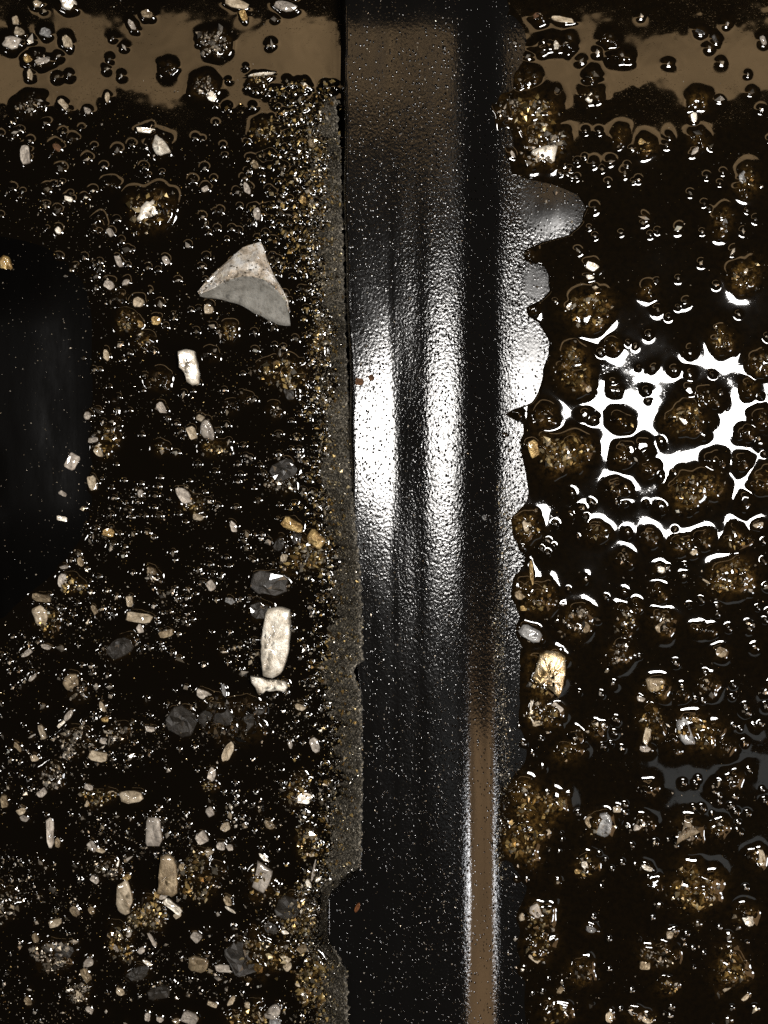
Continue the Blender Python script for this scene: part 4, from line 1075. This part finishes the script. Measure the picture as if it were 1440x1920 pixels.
def grains(name, items, zf, label, lift=0.15):
    n = len(items)
    P = np.array([(a, b_, zf(a, b_)) for a, b_, _r, _c in items])
    R = np.array([r_ for _a, _b, r_, _c in items])
    colr = np.array([c_ for *_x, c_ in items]) * (0.15 + 1.35 * rng.random((n, 1)) ** 1.4)
    base = OCT[None] * (1 + rng.uniform(-0.35, 0.35, (n, 6, 3)))
    base = base + rng.uniform(-0.25, 0.25, (n, 6, 3))
    base *= np.stack([rng.uniform(0.75, 1.5, n), rng.uniform(0.6, 1.1, n), rng.uniform(0.45, 0.9, n)], -1)[:, None, :]
    a = rng.uniform(0, 2 * np.pi, n)
    t = rng.normal(0, 0.5, n)
    ca, sa, ct, s_t = np.cos(a), np.sin(a), np.cos(t), np.sin(t)
    x, y, z = base[..., 0], base[..., 1], base[..., 2]
    y, z = y * ct[:, None] - z * s_t[:, None], y * s_t[:, None] + z * ct[:, None]
    x, y = x * ca[:, None] - y * sa[:, None], x * sa[:, None] + y * ca[:, None]
    co = np.stack([x, y, z], -1) * R[:, None, None]
    co[..., 0] += P[:, None, 0] - 720
    co[..., 1] += 960 - P[:, None, 1]
    co[..., 2] += P[:, None, 2] + (R * lift)[:, None]
    faces = (OF[None] + 6 * np.arange(n)[:, None, None]).reshape(-1, 3)
    me = np_mesh(name, co.reshape(-1, 3) * S, faces, grit_mat, False, None, np.repeat(np.clip(colr, 0, 0.9), 6, axis=0))
    return link(name, me, None, label, None, None, 'stuff')


for (x, y, L, Wd, ang) in SMALL:
    (G_left if x < 720 else G_right).append((x, y, L * 0.42, PAL['beige'][int(rnd.random() * 4)]))
for (x, y, L, Wd, ang, m_, lit, lab) in MINOR:
    (G_left if x < 720 else G_right).append((x, y, L * 0.45, PAL['gold' if m_ == 'gold' else 'beige'][int(rnd.random() * 4)]))
grains('metal_grit', G_left, surf, 'tiny pale metal specks strewn through the oil left of the rib')
grains('metal_grit', G_right, surf, 'tiny pale metal specks strewn through the oil right of the rib')
grains('metal_grit', G_edge, silt_z, 'coarse golden grit along the outer edge of the silt band')
grains('silt', G_silt, silt_z, 'fine grey grains covering the silt band', 0.35)
grains('silt', G_fil, lambda a, b_: max(surf(a, b_), float(rib_z(np.array(a), np.array(b_)))), 'thin grey line of silt along the right foot of the rib', 0.0)
def wall_z(x, y):
    i_ = int(np.clip(round((x + 300) / 6), 0, len(wx_) - 1))
    j_ = int(np.clip(round((y + 60) / 10), 0, len(wy_) - 1))
    return max(float(WZ[j_, i_]), surf(x, y))


grains('metal_grit', G_wall, wall_z, 'few fine specks on the bare dark wall at the left edge')
grains('metal_grit', G_rib, lambda a, b_: float(rib_z(np.array(a), np.array(b_))), 'stray metal specks on the black rib')

for (x, y, rx, ry, amb, ng, pal), lab, subs in zip(DOMES, DOME_LABELS, SUBS):
    if ng <= 0:
        continue
    it = []
    cols = PAL[pal]
    big = min(5.2, 1.6 + 0.07 * min(rx, ry))
    wts = [u[2] * u[3] for u in subs]
    for _ in range(int(ng * (0.5 if x > 900 else 0.75))):
        u = rnd.choices(subs, wts)[0]
        a, q = rnd.uniform(0, 6.283), rnd.random() ** 0.5 * rnd.uniform(0.8, 1.15)
        it.append((u[0] + u[2] * q * math.cos(a), u[1] + u[3] * q * math.sin(a), rnd.uniform(0.9, big) if rnd.random() < 0.8 else rnd.uniform(big, big * 1.5), cols[int(rnd.random() ** 1.2 * 5) % 5]))
    grains('grit_clump', it, surf, lab, 0.3)

# ------------------------------------------------------------------ the listed chips
KIND_WORD = {'white': 'bright', 'pale': 'pale', 'cream': 'cream', 'gold': 'gold tinted', 'tan': 'tan', 'grey': 'grey', 'dark': 'dark oil coated'}


def zone(x, y):
    v = 'upper' if y < 640 else 'middle' if y < 1280 else 'lower'
    return v + (' left' if x < 720 else ' right')


LAND = [(c[0], c[1], c[7]) for c in CHIPS if c[7]] + [(sum(p[0] for p in q[0]) / len(q[0]), sum(p[1] for p in q[0]) / len(q[0]), q[2]) for q in POLYS]
LAND += [(460, 535, 'large wedge shaped metal fragment')]
LAND = [(a, b_, t.split(',')[0]) for a, b_, t in LAND]
LAND = [q for q in LAND if len(q[2].split()) <= 9 and sum(1 for w in LAND if w[2] == q[2]) == 1]
USED = set()


def side_of(dx, dy):
    h = 'right' if dx > 0 else 'left'
    v = 'below' if dy > 0 else 'above'
    if abs(dx) > 2.4 * abs(dy):
        return h + ' of'
    if abs(dy) > 2.4 * abs(dx):
        return v
    return v + ' and ' + h + ' of'


def own_label(x, y, L, Wd, m_):
    size = 'small' if max(L, Wd) < 19 else 'mid sized'
    form = 'sliver' if Wd < 0.5 * L else 'chip'
    near = sorted((q for q in LAND if (q[0] < 720) == (x < 720)), key=lambda q: (q[0] - x) ** 2 + (q[1] - y) ** 2)[:5]
    for q in near:
        for adj in (KIND_WORD[m_], size + ' ' + KIND_WORD[m_]):
            t = f'{adj} metal {form} {side_of(x - q[0], y - q[1])} the {q[2]}'
            if len(t.split()) <= 16 and t not in USED:
                USED.add(t)
                return t
    return None


for (x, y, L, Wd, ang, m_, lit, lab) in CHIPS:
    if not lab and (x, y, L, Wd, ang, m_, lit, lab) in MINOR:
        continue
    own = lab or own_label(x, y, L, Wd, m_)
    A, lam = men(Wd, x, y)
    needle = Wd < 0.28 * L
    n = 8 if L < 16 else 10 if L < 30 else 14
    pts = outline(L, Wd, n, 3.2, 0.16, angular=not needle)
    c, s = math.cos(math.radians(ang)), math.sin(math.radians(ang))
    hs = half(x, y)
    k = (1.0 if lit else rnd.uniform(-0.25, 0.55))
    g = (hs[0] * k + (0 if lit else rnd.gauss(0, 0.05)), hs[1] * k + (0 if lit else rnd.gauss(0, 0.05)))
    gl = (g[0] * c + g[1] * s, -g[0] * s + g[1] * c)
    dark = m_ == 'dark'
    nm = 'metal_needle' if needle else 'dark_flake' if dark else 'metal_chip'
    me = chip_mesh(nm, pts, A + 6, M[m_], rough=(0.25 if lit else 0.036 * Wd + 0.4), slope=gl, rings=((1.0, 0.8, 0.35) if L < 19 else (1.0, 0.93, 0.6, 0.28)), dome=0.02 * Wd)
    z = surf(x, y)
    up_z = max(0.0, wall_z(x, y) - z) if x < 230 else 0.0
    lb = own or f'small {KIND_WORD[m_]} metal chip among others in the {zone(x, y)} oil'
    o = link(nm, me, None, lb, 'metal chip', None if own else f'small {KIND_WORD[m_]} chips in the {zone(x, y)} oil')
    o.location = W(x, y, A + (0.6 if dark else 2.2) + min(3, 0.06 * Wd) + 0.25 * max(0, z - A) + up_z)
    o.rotation_euler = (0, 0, -math.radians(ang))

# ------------------------------------------------------------------ chips with outlines of their own


def poly_chip(name, pts, mat_, label, t=14, z=8, slope=(0, 0), rough=1.0, rings=(1.0, 0.92, 0.72, 0.45, 0.2), dome=0.0, cat='metal chip'):
    cx = sum(p[0] for p in pts) / len(pts)
    cy = sum(p[1] for p in pts) / len(pts)
    # resample the outline
    dense = []
    for (a, b_), (c_, d_) in zip(pts, pts[1:] + pts[:1]):
        n = max(1, int(math.hypot(c_ - a, d_ - b_) / 7))
        for q in range(n):
            dense.append((a + (c_ - a) * q / n - cx + rnd.uniform(-0.9, 0.9), b_ + (d_ - b_) * q / n - cy + rnd.uniform(-0.9, 0.9)))
    me = chip_mesh(name, dense, t, mat_, rough, slope, rings, dome=dome)
    o = link(name, me, None, label, cat)
    o.location = W(cx, cy, z)
    return o


for (pts, mk, lab, t, z, lit, rough, dome) in POLYS:
    cx = sum(p[0] for p in pts) / len(pts)
    cy = sum(p[1] for p in pts) / len(pts)
    hs = half(cx, cy)
    poly_chip('metal_chip', pts, M[mk], lab, t, z, (hs[0] * lit, hs[1] * lit), rough, dome=dome)

# the big wedge: rough cast top, smooth hollow face towards the bottom of the picture
top_c = [(374, 549), (387, 530), (403, 513), (424, 495), (440, 480), (457, 467), (475, 461), (490, 455), (496, 470), (501, 486), (508, 505), (518, 524), (530, 545), (540, 566), (543, 584)]
ridge = [(374, 551), (389, 549), (403, 544), (417, 536), (431, 530), (446, 526), (460, 524), (474, 524), (487, 527), (499, 531), (509, 536), (519, 544), (529, 554), (538, 567), (543, 588)]
low_c = [(376, 556), (389, 559), (403, 560), (416, 562), (429, 566), (442, 569), (455, 574), (467, 581), (477, 588), (488, 592), (499, 598), (511, 604), (522, 609), (534, 611), (545, 611)]
V, F, FM = [], [], []
rows = []
rz_top = [6, 8, 9, 10, 11, 12, 12, 10, 12, 12, 12, 12, 12, 13, 14]
rz_rid = [9, 14, 20, 25, 29, 32, 34, 35, 36, 35, 34, 31, 27, 22, 15]


def lerp_row(a, b_, za, zb, k, bow, rough):
    out = []
    for q, (p, r_) in enumerate(zip(a, b_)):
        e = min(q, len(a) - 1 - q) / 7
        out.append((p[0] + (r_[0] - p[0]) * k + rnd.uniform(-1, 1) * rough, p[1] + (r_[1] - p[1]) * k + rnd.uniform(-1, 1) * rough,
                    za[q] + (zb[q] - za[q]) * k + bow * e + rnd.uniform(-1, 1) * rough * 1.4))
    return out


zero = [-4] * 15
flat_low = [2, 3, 4, 4, 4, 4, 4, 4, 4, 4, 4, 4, 4, 4, 3]
rows.append([(x, y, -4) for x, y in top_c])
for k in (0.0, 0.2, 0.4, 0.6, 0.8, 0.95):
    rows.append(lerp_row(top_c, ridge, rz_top, rz_rid, k, 4 * math.sin(k * math.pi), 2.3 if 0 < k else 0.7))
rows.append(lerp_row(ridge, ridge, rz_rid, rz_rid, 0, 0, 0.3))
n_rough = len(rows) - 1
for k in (0.12, 0.35, 0.6, 0.85, 1.0):
    rows.append(lerp_row(ridge, low_c, rz_rid, flat_low, k, -9 * math.sin(k * math.pi), 0.25))
rows.append([(x, y, -4) for x, y in low_c])
for r_ in rows:
    V += [((x - 460) * S, (535 - y) * S, z * S) for x, y, z in r_]
for a in range(len(rows) - 1):
    for q in range(14):
        F.append((a * 15 + q, (a + 1) * 15 + q, (a + 1) * 15 + q + 1, a * 15 + q + 1))
        FM.append(0 if a < n_rough else 1)
me = bpy.data.meshes.new('wedge_fragment')
me.from_pydata(V, [], F)
me.materials.append(M['cast'])
me.materials.append(M['facet'])
me.polygons.foreach_set('material_index', FM)
me.polygons.foreach_set('use_smooth', [bool(x) for x in FM])
me.update()
o = link('wedge_fragment', me, None, 'large wedge shaped metal fragment with rough pale top and smooth grey hollow face', 'metal chip')
o.location = W(460, 535, 1)

crust = []
for _ in range(230):
    a = rnd.randrange(1, n_rough)
    q = rnd.randrange(14)
    k1, k2 = rnd.random(), rnd.random()
    p = [rows[a][q][d] * (1 - k1) * (1 - k2) + rows[a][q + 1][d] * k1 * (1 - k2) + rows[a + 1][q][d] * (1 - k1) * k2 + rows[a + 1][q + 1][d] * k1 * k2 for d in range(3)]
    crust.append((p[0] - 460 + 720, p[1] - 535 + 960, rnd.uniform(0.8, 2.8), ((0.9, 0.84, 0.74), (0.75, 0.64, 0.48), (0.5, 0.42, 0.32), (0.95, 0.9, 0.85))[rnd.randrange(4)], p[2]))
_zs = {(c_[0], c_[1]): c_[4] for c_ in crust}
cr = grains('grain_crust', [c_[:4] for c_ in crust], lambda a, b_: _zs[(a, b_)], 'glinting grains stuck to the rough top face', 0.1)
cr.parent = o

# crumbs lying on the dry rib
for (x, y, L, Wd, ang, mk, lab) in [(675, 722, 15, 12, 10, 'brown', 'brown crumb at the left edge of the rib, left one of two'),
                                    (697, 713, 13, 11, 60, 'brown', 'brown crumb on the white glare of the rib, right one of two'),
                                    (671, 1686, 19, 11, 110, 'rust', 'rusty orange crumb on the lower part of the rib'),
                                    (907, 971, 12, 9, 60, 'grey', 'small grey crumb on the right flank of the rib')]:
    me = chip_mesh('crumb', outline(L, Wd, 9, 2.4, 0.3), 7, M[mk], 1.2, (0, 0), dome=2)
    o = link('rust_crumb' if mk != 'grey' else 'metal_chip', me, None, lab, 'crumb')
    o.location = W(x, y, float(rib_z(np.array(x), np.array(y))) + 4)
    o.rotation_euler = (0, 0, -math.radians(ang))
